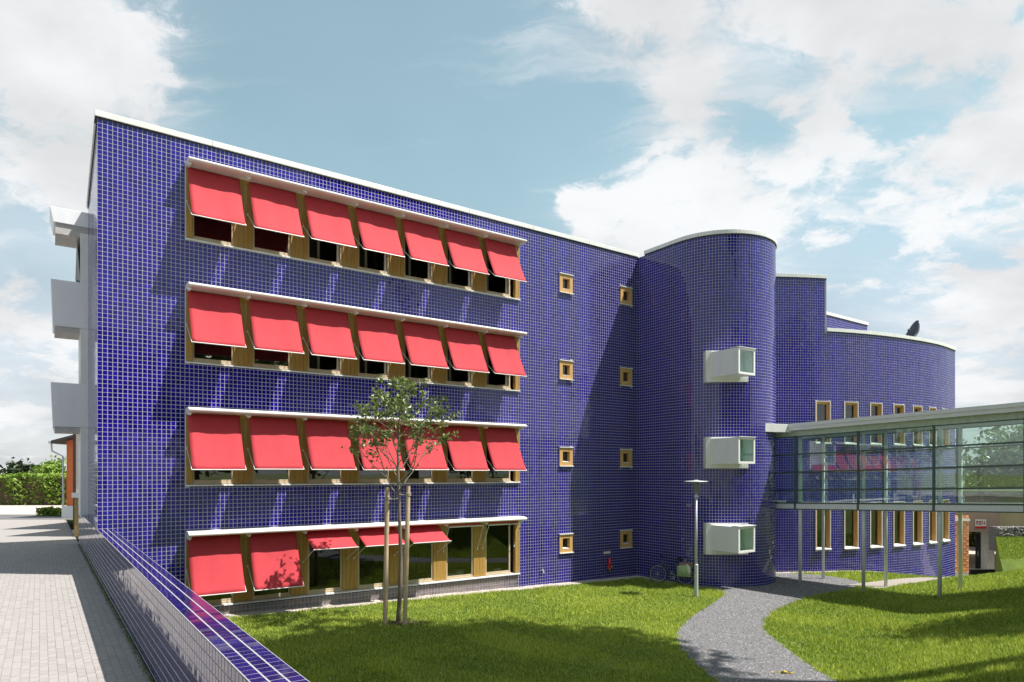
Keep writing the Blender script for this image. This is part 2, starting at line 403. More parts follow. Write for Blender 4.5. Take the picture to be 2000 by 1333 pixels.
# ================================================================== SETTING
mb = MB(); mb.quad((-3000, -3000, -2.2), (3000, -3000, -2.2), (3000, 3000, -2.2), (-3000, 3000, -2.2))
tag(mb.build('ground', 'far_ground'), kind='structure')

# lawn terrain, right of the low wall
ks = np.concatenate([np.linspace(-60, -14, 24), np.linspace(-13.5, 26, 100), np.linspace(27, 60, 12)])
bs = np.concatenate([np.linspace(.20, 28, 90), np.linspace(28.6, 80, 40)])
K, B = np.meshgrid(ks, bs, indexing='ij')
X = C[0] + wd[0] * K - wn[0] * B; Y = C[1] + wd[1] * K - wn[1] * B
V = np.stack([X, Y, ground_h(X, Y)], -1).reshape(-1, 3); nb = len(bs)
I, J = np.meshgrid(np.arange(len(ks) - 1), np.arange(nb - 1), indexing='ij'); i0 = (I * nb + J).ravel()
F = np.stack([i0, i0 + 1, i0 + nb + 1, i0 + nb], 1)
tag(np_mesh('lawn', V, F, 'lawn_soil', smooth=True), kind='structure')

def smooth_poly(pts, it=2):
    p = [np.array(q, dtype=float) for q in pts]
    for _ in range(it):
        q = [p[0]]
        for a, b in zip(p[:-1], p[1:]): q += [a * .75 + b * .25, a * .25 + b * .75]
        q.append(p[-1]); p = q
    return np.array(p)
def ribbon(name, left, right, m, lift=.012, cols=10, n=60):
    """draped strip between two edge curves"""
    def res(c):
        c = smooth_poly(c); d = np.concatenate([[0], np.cumsum(np.linalg.norm(np.diff(c, axis=0), axis=1))]); u = np.linspace(0, d[-1], n)
        return np.stack([np.interp(u, d, c[:, 0]), np.interp(u, d, c[:, 1])], 1)
    a, b = res(left), res(right); f = np.linspace(0, 1, cols)[None, :, None]
    G = a[:, None] * (1 - f) + b[:, None] * f
    Z = ground_h(G[..., 0], G[..., 1]) + lift
    V = np.concatenate([G, Z[..., None]], -1).reshape(-1, 3)
    I, J = np.meshgrid(np.arange(n - 1), np.arange(cols - 1), indexing='ij'); i0 = (I * cols + J).ravel()
    o = np_mesh(name, V, np.stack([i0, i0 + cols, i0 + cols + 1, i0 + 1], 1), m, smooth=True)
    return tag(o, kind='structure'), np.concatenate([a, b[::-1]])
GP_L = [(5.55, 27.2), (6.4, 26.2), (6.75, 25.35), (7.25, 24.7), (7.75, 24.0), (6.82, 22.17), (5.26, 19.52), (4.27, 17.45), (3.95, 15.82), (3.95, 14.28), (4.05, 12.9), (4.3, 10.5), (4.6, 6)]
GP_R = [(10.6, 28.9), (12.9, 28.4), (13.9, 26.6), (13.3, 25.1), (11.44, 23.99), (10.09, 23.0), (8.39, 20.98), (7.15, 18.96), (6.69, 17.64), (6.58, 16.15), (6.43, 14.41), (6.42, 13.05), (6.6, 10), (6.9, 6)]
gp, GP_POLY = ribbon('gravel_path', GP_L, GP_R, 'gravel', n=90, cols=14)
P2_L = [(12.9, 25.6), (14.8, 26.6), (17.8, 28.2), (21.4, 30.9)]
P2_R = [(13.6, 24.7), (15.4, 25.8), (18.4, 27.5), (22.2, 30.6)]
p2, P2_POLY = ribbon('gravel_path', P2_L, P2_R, 'pale_gravel', lift=.02)

# left pavement: joint bed, individual pavers near the wall, plain bed beyond
def WLn(k, b): return WL(k, b, 0)[:2]
mb = MB(); a, b_, c_, d_ = WLn(-38, 0.0), WLn(30, 0.0), WLn(30, 60), WLn(-38, 60)
mb.quad((*a, PAVE_Z - .005), (*b_, PAVE_Z - .005), (*c_, PAVE_Z - .005), (*d_, PAVE_Z - .005))
pave = tag(mb.build('pavement', 'paving_joint'), kind='structure')
PL, PW = .20, .10
cells = []
for r_ in range(0, 84):
    b0 = .075 + r_ * PW
    for i in range(-58, 68):
        k0 = i * PL + (PL / 2 if r_ % 2 else 0)
        cells.append((k0, b0))
cells = np.array(cells); bx = C[0] + wd[0] * cells[:, 0] + wn[0] * cells[:, 1]; by = C[1] + wd[1] * cells[:, 0] + wn[1] * cells[:, 1]
dist = np.hypot(bx, by)
vis = (by > 3.5) & (1000 + 1300 * bx / np.maximum(by, .1) > -60)
yy = 925 + 1300 * (EYE - PAVE_Z) / np.maximum(by, .1); inview = vis & (yy < 1333) & (1000 + 1300 * bx / np.maximum(by, .1) > 2)
order = np.argsort(np.where(inview, dist, 1e9)); single = set(order[:300].tolist())
def paver_block(k0, b0, g=.0015):
    e = .0025; h0 = PAVE_Z - .02; h1 = PAVE_Z + random.gauss(0, .0012)
    tk, tb = random.gauss(0, .0012), random.gauss(0, .0012)
    lo = [(k0 + g, b0 + g), (k0 + PL - g, b0 + g), (k0 + PL - g, b0 + PW - g), (k0 + g, b0 + PW - g)]
    hi = [(k0 + g + e, b0 + g + e), (k0 + PL - g - e, b0 + g + e), (k0 + PL - g - e, b0 + PW - g - e), (k0 + g + e, b0 + PW - g - e)]
    s4 = ((-1, -1), (1, -1), (1, 1), (-1, 1))
    return [WL(a, b, h0) for a, b in lo] + [WL(a, b, h1 + tk * s[0] + tb * s[1]) for (a, b), s in zip(hi, s4)]
mb = MB(); TF = ((4, 5, 6, 7), (0, 1, 5, 4), (1, 2, 6, 5), (2, 3, 7, 6), (3, 0, 4, 7))
proto = []
for q in range(6):
    pb = MB(); pb.v = []
    g, e = .0015, .0025
    lo = [(g, g), (PL - g, g), (PL - g, PW - g), (g, PW - g)]; hi = [(g + e, g + e), (PL - g - e, g + e), (PL - g - e, PW - g - e), (g + e, PW - g - e)]
    o0 = WL(0, 0, 0)
    f_ = lambda a, b, z: tuple(np.array(WL(a, b, z)) - np.array(o0))
    pb.v = [f_(a, b, -.02) for a, b in lo] + [f_(a, b, random.gauss(0, .0008)) for a, b in hi]; pb.f = [tuple(reversed(f)) for f in TF]; pb.t = [q / 5] * 5
    me = bpy.data.meshes.new('paver'); me.from_pydata(pb.v, [], pb.f); me.materials.append(MATS['paver'])
    at = me.attributes.new('tint', 'FLOAT', 'FACE'); at.data.foreach_set('value', [float(x) for x in pb.t]); proto.append(me)
for q, (k0, b0) in enumerate(cells):
    if not vis[q]: continue
    if q in single:
        o = link('paver', random.choice(proto), pave); o.location = WL(k0, b0, PAVE_Z + random.gauss(0, .001))
    else:
        i = len(mb.v); mb.v += paver_block(k0, b0); t_ = min(1, max(0, random.gauss(.5, .22)))
        for f in TF: mb.f.append(tuple(i + k for k in reversed(f))); mb.t.append(t_)
o = mb.build('pavers', 'paver', pave, attr=True); tag(o, kind='stuff')
# pavement farther off, laid as plain slabs of the same stone
mb = MB(); a, b_, c_, d_ = WLn(-38, 8.5), WLn(30, 8.5), WLn(30, 60), WLn(-38, 60)
mb.quad((*a, PAVE_Z - .004), (*b_, PAVE_Z - .004), (*c_, PAVE_Z - .004), (*d_, PAVE_Z - .004))
a, b_, c_, d_ = WLn(-38, .1), WLn(-11.6, .1), WLn(-11.6, 8.6), WLn(-38, 8.6)
mb.quad((*a, PAVE_Z - .002), (*b_, PAVE_Z - .002), (*c_, PAVE_Z - .002), (*d_, PAVE_Z - .002))
mb.t = [.5, .5]; tag(mb.build('pavement', 'paver', attr=True), kind='structure')
mb = MB(); mb.quad((-90, 42, PAVE_Z + .01), (-22, 42, PAVE_Z + .01), (-22, 56, PAVE_Z + .01), (-90, 56, PAVE_Z + .01))
tag(mb.build('forecourt', 'sand'), kind='structure')
mb = MB(); mb.quad((-90, 37.5, PAVE_Z + .006), (-22, 37.5, PAVE_Z + .006), (-22, 42, PAVE_Z + .006), (-90, 42, PAVE_Z + .006))
tag(mb.build('road', 'shadow_asphalt'), kind='structure')  # asphalt strip; its dark colour also stands for a shadow line
# moss and grit in the joint at the foot of the wall
n = 5200; kk = rng.uniform(-9, 19, n); bb = np.abs(rng.normal(.03, .022, n)) + .004; sz = rng.uniform(.006, .016, n)
cx = C[0] + wd[0] * kk + wn[0] * (bb - .0); cy = C[1] + wd[1] * kk + wn[1] * bb
V = np.zeros((n, 4, 3)); ang = rng.uniform(0, 6.28, n)
for k in range(3):
    V[:, k] = np.stack([cx + sz * np.cos(ang + k * 2.1), cy + sz * np.sin(ang + k * 2.1), np.full(n, PAVE_Z - .005)], 1)
V[:, 3] = np.stack([cx, cy, PAVE_Z + rng.uniform(.0, .016, n)], 1)
F = ((np.arange(n) * 4)[:, None, None] + np.array([[0, 1, 3], [1, 2, 3], [2, 0, 3]])[None]).reshape(-1, 3)
moss_t = np.repeat(rng.uniform(0, .8, n), 3)
tag(np_mesh('moss', V.reshape(-1, 3), F, 'leaf', moss_t), 'moss and grit in the joint along the low tiled wall', 'moss', kind='stuff')

# ================================================================== LOW TILED WALL
wall = thing('low_wall', WL(4, 0, PAVE_Z), 'low blue tiled parapet wall running from the building towards the camera', 'wall')
K0, K1 = -9.6, 26.0
WT = 3 * P
mb = MB()
mb.hexa([WL(K0, 0, -.3), WL(K1, 0, -.3), WL(K1, -WT, -.3), WL(K0, -WT, -.3), WL(K0, 0, WALL_TOP), WL(K1, 0, WALL_TOP), WL(K1, -WT, WALL_TOP), WL(K0, -WT, WALL_TOP)])
mb.build('core', 'wall_grout', wall)
o0 = WL(K0, 0, 0); outp = line_path(o0, wd, wn)
rects = tile_rects(K1 - K0, PAVE_Z - .02, WALL_TOP - .0005, [])
FLATZ = WALL_TOP
def top_flat(s, q): return o0[0] + wd[0] * s - wn[0] * q, o0[1] + wd[1] * s - wn[1] * q
trects = tile_rects(K1 - K0, 0, WT, [])
def cam_px(p):
    return 1000 + 1300 * p[0] / max(p[1], .01), 925 - 1300 * (p[2] - EYE) / max(p[1], .01)
cand = []
for kind, lst in ((0, rects), (1, trects)):
    for q, r in enumerate(lst):
        s, z = (r[0] + r[1]) / 2, (r[2] + r[3]) / 2
        if kind == 0: p = (o0[0] + wd[0] * s, o0[1] + wd[1] * s, z)
        else: p = (*top_flat(s, z), WALL_TOP)
        x, y = cam_px(p)
        if p[1] > 1 and 0 < x < 2000 and y < 1333 and r[1] - r[0] > .08 and r[3] - r[2] > .06: cand.append((p[1], kind, q))
cand.sort(); own = {(k, q) for _, k, q in cand[:300]}
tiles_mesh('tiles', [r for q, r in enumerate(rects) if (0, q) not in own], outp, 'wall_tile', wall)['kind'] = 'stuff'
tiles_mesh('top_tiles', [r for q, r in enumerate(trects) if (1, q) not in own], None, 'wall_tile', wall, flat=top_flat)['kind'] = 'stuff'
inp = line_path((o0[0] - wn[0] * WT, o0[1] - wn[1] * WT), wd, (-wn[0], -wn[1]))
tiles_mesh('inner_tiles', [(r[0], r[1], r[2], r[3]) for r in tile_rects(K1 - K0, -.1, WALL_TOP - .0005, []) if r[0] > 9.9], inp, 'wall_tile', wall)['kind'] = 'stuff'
def single_tile(sx, sy, t, mname):
    """one tile mesh lying in local x-y facing +z (up) """
    e = .0018; th = .0032; mb = MB()
    mb.v = [(-sx, -sy, -.002), (sx, -sy, -.002), (sx, sy, -.002), (-sx, sy, -.002), (-sx + e, -sy + e, th), (sx - e, -sy + e, th), (sx - e, sy - e, th), (-sx + e, sy - e, th)]
    mb.f = list(TF); me = bpy.data.meshes.new('tile'); me.from_pydata(mb.v, [], mb.f); me.materials.append(MATS[mname])
    at = me.attributes.new('tint', 'FLOAT', 'FACE'); at.data.foreach_set('value', [t] * 5)
    return me
H_ = (P - JOINT) / 2
TILE_ME = {m_: [single_tile(H_, H_, t, m_) for t in (.2, .35, .5, .65, .8)] for m_ in ('wall_tile', 'blue_tile')}
_cache = {}
def place_tile(parent, pos, xd, nrm, r, mname='blue_tile'):
    hx, hy = (r[1] - r[0]) / 2, (r[3] - r[2]) / 2
    if abs(hx - H_) < 1e-4 and abs(hy - H_) < 1e-4: me = random.choice(TILE_ME[mname])
    else:
        key = (round(hx, 4), round(hy, 4), mname)
        if key not in _cache: _cache[key] = single_tile(hx, hy, .5, mname)
        me = _cache[key]
    o = link('tile', me, parent)
    xv = Vector(xd); nv = Vector(nrm); yv = nv.cross(xv)
    rot = Matrix((xv, yv, nv)).transposed() @ Matrix.Rotation(random.gauss(0, .0055), 3, 'X') @ Matrix.Rotation(random.gauss(0, .0055), 3, 'Y')
    o.rotation_euler = rot.to_euler(); o.location = pos
for _, kind, q in cand[:300]:
    if kind == 0:
        r = rects[q]; s, z = (r[0] + r[1]) / 2, (r[2] + r[3]) / 2
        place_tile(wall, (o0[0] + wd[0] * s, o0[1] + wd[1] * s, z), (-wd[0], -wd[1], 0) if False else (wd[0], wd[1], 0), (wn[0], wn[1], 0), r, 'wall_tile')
    else:
        r = trects[q]; s, z = (r[0] + r[1]) / 2, (r[2] + r[3]) / 2
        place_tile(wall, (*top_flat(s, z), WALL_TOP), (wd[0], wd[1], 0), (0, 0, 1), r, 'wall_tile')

# ================================================================== BLUE BUILDING
bld = thing('tiled_building', FR(9, 0, -4.2), 'cobalt blue tiled building with rows of red awnings and a rounded stair tower', 'building')
SILL = [6.37 - 3.355 * k for k in range(4)]
T0, T1, BH = 2.05, 13.18, 2.02
openings = [(T0, T1, EYE + s, EYE + s + BH) for s in SILL]
SMALL = []
for x_, zs in ((15.08, [7.36, 4.02, .67, -2.68]), (18.30, [7.37, 4.02, .66, -2.69])):
    for z in zs: SMALL.append((x_, z))
for t, z in SMALL: openings.append((t, t + .66, EYE + z - .40, EYE + z + .34))
plinth = (T0 - .02, T1 + .0, -1.0, EYE + SILL[3] - .06)
fpath = line_path(C, d1, nf)
GZ = -.3
grout_wall('facade_wall', fpath, LF, GZ, EYE + TOP, openings, bld)
fr = tile_rects(LF, GZ, EYE + TOP, openings + [plinth])
first = sorted([r for r in fr if r[4] <= 3 and r[2] > WALL_TOP and r[3] - r[2] > .09], key=lambda r: (r[4], abs(r[2] - EYE)))[:300]
fs = set((r[4], r[5]) for r in first)
tiles_mesh('tiles', [r for r in fr if (r[4], r[5]) not in fs], fpath, 'blue_tile', bld)['kind'] = 'stuff'
for r in first:
    s, z = (r[0] + r[1]) / 2, (r[2] + r[3]) / 2
    place_tile(bld, (C[0] + d1[0] * s, C[1] + d1[1] * s, z), (d1[0], d1[1], 0), (nf[0], nf[1], 0), r)
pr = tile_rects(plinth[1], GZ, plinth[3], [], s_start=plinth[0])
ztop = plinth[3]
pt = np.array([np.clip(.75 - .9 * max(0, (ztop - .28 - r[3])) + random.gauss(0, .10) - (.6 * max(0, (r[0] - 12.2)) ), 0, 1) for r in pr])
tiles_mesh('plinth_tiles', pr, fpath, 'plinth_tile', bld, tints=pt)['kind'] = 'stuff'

# left end wall (very oblique)
la = (-0.561, 0.828); ln = (-0.828, -0.561)
LL = 7.05
lp = line_path((C[0] + la[0] * LL, C[1] + la[1] * LL), (-la[0], -la[1]), ln)
grout_wall('end_wall', lp, LL, EYE - 1.5, EYE + TOP, [], bld)
tiles_mesh('end_tiles', tile_rects(LL, EYE - 1.45, EYE + TOP, []), lp, 'blue_tile', bld, wob=.0012, thick=.0022)['kind'] = 'stuff'

# stair tower: straight wall square to the facade, then a round end
IC = (C[0] + d1[0] * LF, C[1] + d1[1] * LF)
TR, TA = 2.3, 2.2
TC = (IC[0] + nf[0] * TA + d1[0] * TR, IC[1] + nf[1] * TA + d1[1] * TR)
ARC = math.pi * TR; TLEN = TA + ARC + 1.6
def tpath(s):
    s = np.asarray(s, dtype=float)
    a = np.clip((s - TA) / TR, 0, math.pi)
    nx = -d1[0] * np.cos(a) + nf[0] * np.sin(a); ny = -d1[1] * np.cos(a) + nf[1] * np.sin(a)
    x = TC[0] + nx * TR; y = TC[1] + ny * TR
    pre = np.minimum(s - TA, 0); post = np.maximum(s - TA - ARC, 0)
    return x + nf[0] * pre - nf[0] * post, y + nf[1] * pre - nf[1] * post, nx, ny
grout_wall('tower_wall', tpath, TLEN, GZ, EYE + TOP, [], bld, step=P)
tiles_mesh('tower_tiles', tile_rects(TLEN, GZ, EYE + TOP, []), tpath, 'blue_tile', bld)['kind'] = 'stuff'

# curved rear wing: circular arc
WP = np.array([(10.9, 28.85), (13.7, 29.1), (16.3, 29.9), (18.8, 31.07), (20.8, 32.3), (22.5, 33.8)])
sm = smooth_poly(WP, 3); sdv = np.concatenate([[0], np.cumsum(np.linalg.norm(np.diff(sm, axis=0), axis=1))]); WLEN = float(sdv[-1])
tan = np.gradient(sm, axis=0); tan /= np.linalg.norm(tan, axis=1)[:, None]
def wpath(s):
    s = np.asarray(s, dtype=float)
    x = np.interp(s, sdv, sm[:, 0]); y = np.interp(s, sdv, sm[:, 1])
    tx = np.interp(s, sdv, tan[:, 0]); ty = np.interp(s, sdv, tan[:, 1]); l = np.hypot(tx, ty)
    return x, y, ty / l, -tx / l
HI, LO = 8.50, 6.19
S_STEP = 2.858                                       # where the taller part of the wing ends
wing_open = [(S_STEP, WLEN + 1, EYE + LO, EYE + HI + 1)]
WIN_S = [(2.386, 3.088), (3.817, 4.56), (5.275, 6.0), (6.763, 7.519), (8.172, 8.895), (9.524, 10.201), (10.929, 11.784)]
wing_win = []
for a, b in WIN_S:
    wing_win += [(a, b, EYE + 1.30, EYE + 3.15), (a, b, EYE - 3.33, EYE - 1.30)]
grout_wall('wing_wall', wpath, WLEN, -1.4, EYE + HI, wing_open + wing_win, bld, step=P * 2)
tiles_mesh('wing_tiles', tile_rects(WLEN, -1.3, EYE + HI, wing_open + wing_win), wpath, 'blue_tile', bld)['kind'] = 'stuff'

# copings: white metal, black strip under them paints in the shadow gap
def coping(path, a, b, n, z, parent, over=.055, dep=.36, hgt=.15):
    sl_ = np.linspace(a, b, n); ns = max(1, int(round((b - a) / 2.6))); cut = np.linspace(a, b, ns + 1)
    for i in range(ns):
        seg = np.linspace(cut[i] + (.004 if i else 0), cut[i + 1] - (.004 if i < ns - 1 else 0), max(2, n // ns + 1))
        strip_along(path, seg, -dep, over + random.uniform(-.002, .002), z + .035, z + .035 + hgt + random.uniform(-.002, .002)).build('coping', 'white_metal', parent, bevel=.006)
    strip_along(path, sl_, -dep + .02, .018, z - .004, z + .036).build('coping_shadow', 'shadow_gap', parent)
coping(fpath, -.055, LF + .03, 2, EYE + TOP, bld)
coping(tpath, .42, TLEN, 70, EYE + TOP - .001, bld)
coping(lp, 0, LL - .37, 2, EYE + TOP - .001, bld)
coping(wpath, 0, S_STEP + .05, 12, EYE + HI, bld, hgt=.15)
coping(wpath, S_STEP + .052, WLEN + .05, 60, EYE + LO, bld, hgt=.15)
# end faces of the wing and its roofs
def xy(path, s): r = path(s); return float(r[0]), float(r[1])
e0 = xy(wpath, S_STEP); bk = (-.05, 1.0)
mb = MB(); mb.hexa([(e0[0] - .02, e0[1] + .002, EYE + LO), (e0[0] + .05, e0[1] + .002, EYE + LO), (e0[0] + .05, e0[1] + 4, EYE + LO), (e0[0] - .02, e0[1] + 4, EYE + LO),
                    (e0[0] - .02, e0[1] + .002, EYE + HI), (e0[0] + .05, e0[1] + .002, EYE + HI), (e0[0] + .05, e0[1] + 4, EYE + HI), (e0[0] - .02, e0[1] + 4, EYE + HI)])
mb.build('step_wall', 'grout', bld)
mb = MB(); e1 = xy(wpath, WLEN)
mb.quad((*e1, -1.6), (e1[0] - 3, e1[1] + 6, -1.6), (e1[0] - 3, e1[1] + 6, EYE + LO), (*e1, EYE + LO))
mb.build('wing_end_wall', 'grout', bld)
mb = MB()
back = (-nf[0], -nf[1])
LB = FR(0, 0, 0)[:2]; A_ = (C[0] + la[0] * LL, C[1] + la[1] * LL)
Rr = FR(LF + 1.0, 0, 0)[:2]; B_ = (Rr[0] + back[0] * 7.0, Rr[1] + back[1] * 7.0)
mb.poly([(*FR(0, -.02, 0)[:2], EYE + TOP - .02), (*FR(LF + 1, -.02, 0)[:2], EYE + TOP - .02), (*B_, EYE + TOP - .02), (*A_, EYE + TOP - .02)])
tw = [tpath(s) for s in np.linspace(.05, TLEN, 40)]
mb.poly([(float(q[0]) - .03 * float(q[2]), float(q[1]) - .03 * float(q[3]), EYE + TOP - .03) for q in tw])
wl = [xy(wpath, s) for s in np.linspace(0, S_STEP, 6)]
mb.poly([(x, y + .03, EYE + HI - .03) for x, y in wl] + [(wl[-1][0], wl[-1][1] + 5, EYE + HI - .03), (wl[0][0], wl[0][1] + 5, EYE + HI - .03)])
wl2 = [xy(wpath, s) for s in np.linspace(S_STEP, WLEN, 30)]
mb.poly([(x, y + .03, EYE + LO - .03) for x, y in wl2] + [(e1[0] - 3, e1[1] + 6, EYE + LO - .03), (wl2[0][0], wl2[0][1] + 9, EYE + LO - .03)])
mb.build('roof', 'concrete', bld)
mb = MB()
mb.quad((*A_, -1), (*B_, -1), (*B_, EYE + TOP), (*A_, EYE + TOP))
mb.quad((wl[0][0], wl[0][1] + 5, -2), (e1[0] - 3, e1[1] + 6, -2), (e1[0] - 3, e1[1] + 6, EYE + LO), (wl[0][0], wl[0][1] + 5, EYE + LO))
mb.quad((wl[0][0], wl[0][1] + 5, EYE + LO - 1), (wl[-1][0], wl[-1][1] + 5, EYE + LO - 1), (wl[-1][0], wl[-1][1] + 5, EYE + HI), (wl[0][0], wl[0][1] + 5, EYE + HI))
mb.build('rear_wall', 'render_grey', bld)
# set-back roof storey of the wing with its eave
pa, pb = (14.6, 32.4), (18.95, 35.5); L_ = math.hypot(pb[0] - pa[0], pb[1] - pa[1]); pd = ((pb[0] - pa[0]) / L_, (pb[1] - pa[1]) / L_)
pp = line_path(pa, pd, (pd[1], -pd[0]))
grout_wall('roof_storey_wall', pp, L_, EYE + 7.18, EYE + 7.86, [], bld)
tiles_mesh('roof_storey_tiles', tile_rects(L_, EYE + 7.18, EYE + 7.86, []), pp, 'blue_tile', bld)['kind'] = 'stuff'
coping(pp, 0, L_ + .04, 2, EYE + 7.86, bld, hgt=.15)
strip_along(pp, [0, L_], -.6, .02, EYE + 7.10, EYE + 7.176).build('eave', 'white_metal', bld)
strip_along(pp, [0, L_], -.9, -.5, EYE + 6.1, EYE + 7.10).build('roof_storey_front', 'rust_red', bld)
mb = MB(); q0 = xy(pp, L_); mb.quad((*q0, EYE + 6.2), (q0[0] - 1, q0[1] + 1.4, EYE + 6.2), (q0[0] - 1, q0[1] + 1.4, EYE + 7.86), (*q0, EYE + 7.86)); mb.build('roof_storey_end', 'grout', bld)

# ---------------- window bands, awnings
BAY = 1.59
def board_panel(t0, t1, z0, z1):
    mb = MB(); n = 4; wdt = (t1 - t0) / n
    for i in range(n): mb.box(FR, t0 + i * wdt + .003, t0 + (i + 1) * wdt - .003, -.10, -.022 + random.uniform(-.002, .002), z0, z1)
    mb.box(FR, t0, t1, -.12, -.05, z0, z1)
    return mb
def sash_bars(a0, a1, z0, z1, p0, p1, wv=.055, wb=.075):
    mb = MB()
    mb.box(FR, a0, a0 + wv, p0, p1, z0, z1); mb.box(FR, a1 - wv, a1, p0, p1, z0, z1)
    mb.box(FR, a0 + wv, a1 - wv, p0, p1 - .004, z0, z0 + wb); mb.box(FR, a0 + wv, a1 - wv, p0, p1 - .004, z1 - wv, z1)
    mb.box(FR, a0 - .01, a1 + .01, p1 - .01, p1 + .03, z0 - .035, z0 + .012)
    return mb
PIV = 1.04                                       # pivot of the awning arms above the sill
def awning(k, j, mode):
    ta = 2.07 + BAY * j; tb = ta + 1.37; zs = SILL[k]; zt = zs + 1.975; pt = .06
    if mode == 'down': pb_, zb = .78, zs + .44 + random.uniform(-.015, .015)
    elif mode == 'half': pb_, zb = .94, zs + 1.485
    else: pb_, zb = .40, zs + 1.88
    arm_p = -.02; zp = zs + PIV
    if mode != 'up':
        nu, nv_ = 12, 12; ph = random.uniform(0, 6); V = []; F = []
        for iv in range(nv_ + 1):
            v = iv / nv_
            for iu in range(nu + 1):
                u = iu / nu
                sag = -.045 * math.sin(math.pi * v) + .014 * math.sin(5 * u + ph) * v * (1 - v) * 3 + .007 * math.sin(17 * u + ph * 2 + 2 * v) * (1 - v) * v * 3 - .02 * math.exp(-((u - .5) / .25) ** 2) * v
                edge = .012 * (2 * u - 1) ** 6
                V.append(FR(ta + .015 + (tb - ta - .03) * u, pt + (pb_ - pt) * v + sag - edge, zt + (zb - zt) * v + sag * .4))
        for iv in range(nv_):
            for iu in range(nu):
                a = iv * (nu + 1) + iu; F.append((a, a + nu + 1, a + nu + 2, a + 1))
        o = np_mesh('awning', np.array(V), np.array(F), 'fabric', parent=bld, smooth=True)
        sf = o.modifiers.new('s', 'SOLIDIFY'); sf.thickness = .004
    else:
        mb = MB(); mb.tube([FR(ta, .18, zt - .03), FR(tb, .18, zt - .03)], .035, 8); o = mb.build('awning', 'fabric', bld)
    mb = MB(); mb.tube([FR(ta, pb_, zb), FR(tb, pb_, zb)], .014, 8); mb.build('front_bar', 'white_metal', o)
    for t_ in (ta, tb):
        mb = MB(); mb.tube([FR(t_ - .005, arm_p, zp), FR(t_ - .005, arm_p + .02, zp), FR(t_, pb_, zb)], .009, 6)
        mb.box(FR, t_ - .02, t_ + .012, -.03, .015, zp - .03, zp + .03); mb.build('arm', 'white_metal', o)
for k, zs in enumerate(SILL):
    # head, jambs, sill
    mb = MB(); mb.box(FR, T0, T1, -.14, .0, zs + 1.90, zs + BH)
    mb.box(FR, T0, T0 + .16, -.14, .012, zs + .05, zs + 1.90); mb.box(FR, T1 - .16, T1, -.14, .012, zs + .05, zs + 1.90)
    mb.build('window_surround', 'timber', bld, bevel=.004)
    mb = MB()
    mb.box(FR, T0 - .012, T0 - .0005, -.1, .026, zs + .03, zs + 2.0); mb.box(FR, T1 + .0005, T1 + .012, -.1, .026, zs + .03, zs + 2.0)
    mb.build('edge_trim', 'white_metal', bld)
    mb = MB(); mb.hexa([FR(T0 - .02, -.14, zs), FR(T1 + .02, -.14, zs), FR(T1 + .02, .075, zs - .012), FR(T0 - .02, .075, zs - .012),
                        FR(T0 - .02, -.14, zs + .052), FR(T1 + .02, -.14, zs + .052), FR(T1 + .02, .075, zs + .026), FR(T0 - .02, .075, zs + .026)])
    mb.build('window_sill', 'white_metal', bld, bevel=.004)
    # awning box: rounded hood
    prof = [(-.01, .135), (.33, .128), (.43, .108), (.49, .072), (.49, .038), (.455, .010), (.37, .0), (-.01, .0)]
    mb = MB(); n = len(prof); zb0 = zs + 1.995; ta, tb = T0 - .005, T1 + .03
    mb.v = [FR(ta, p, zb0 + z) for p, z in prof] + [FR(tb, p, zb0 + z) for p, z in prof]
    for i in range(n): mb.f.append((i, (i + 1) % n, n + (i + 1) % n, n + i))
    mb.f += [tuple(range(n - 1, -1, -1)), tuple(range(n, 2 * n))]; mb.t = [0] * len(mb.f)
    hood = mb.build('awning_box', 'white_metal', bld, bevel=.006)
    for j in range(8):
        t_ = T0 + .04 + BAY * j if j < 7 else T1 - .06
        t_ = t_ if j == 0 else t_ - .06
        mb = MB(); mb.box(FR, t_ - .06, t_ + .06, .20, .32, zb0 - .055, zb0 - .001); mb.box(FR, t_ - .025, t_ + .025, .16, .36, zb0 - .085, zb0 - .03)
        mb.build('bracket', 'white_metal', hood)
    for j in range(7):
        a0 = 2.21 + BAY * j; a1 = a0 + 1.08
        mb = sash_bars(a0, a1, zs + .085, zs + 1.895, -.125, -.055)
        swin = mb.build('window', 'sash', bld, bevel=.003)
        opened = (k == 0 and j >= 2) or (k == 1 and j >= 2)
        if not opened:
            mb = MB(); mb.box(FR, a0 + .056, a1 - .056, -.095, -.085, zs + .162, zs + 1.84); mb.build('pane', 'pane_glass', swin)
        else:
            # casement leaf turned into the room on its right side
            ang = R(62); hx, hp = a1 - .07, -.13; ca, sa = math.cos(ang), math.sin(ang)
            def LFm(a, b, z): return FR(hx - a * ca - b * sa, hp - a * sa + b * ca, z)
            mb = MB(); z0_, z1_ = zs + .15, zs + 1.84
            mb.box(LFm, 0, .07, -.03, .03, z0_, z1_); mb.box(LFm, .80, .87, -.03, .03, z0_, z1_)
            mb.box(LFm, .07, .80, -.03, .03, z0_, z0_ + .08); mb.box(LFm, .07, .80, -.03, .03, z1_ - .08, z1_)
            leaf = mb.build('casement', 'white_metal', swin)
            mb = MB(); mb.box(LFm, .07, .80, -.005, .005, z0_ + .08, z1_ - .08); mb.build('pane', 'pane_glass', swin)
        if j < 6: board_panel(a1 + .003, a0 + BAY - .003, zs + .05, zs + 1.90).build('timber_panel', 'timber', bld)
        mode = 'down'
        if k == 3: mode = ('down', 'down', 'half', 'half', 'half', 'up', 'up')[j]
        awning(k, j, mode)
    # the room behind
    mb = MB(); z0_, z1_ = zs - .6, zs + 2.25
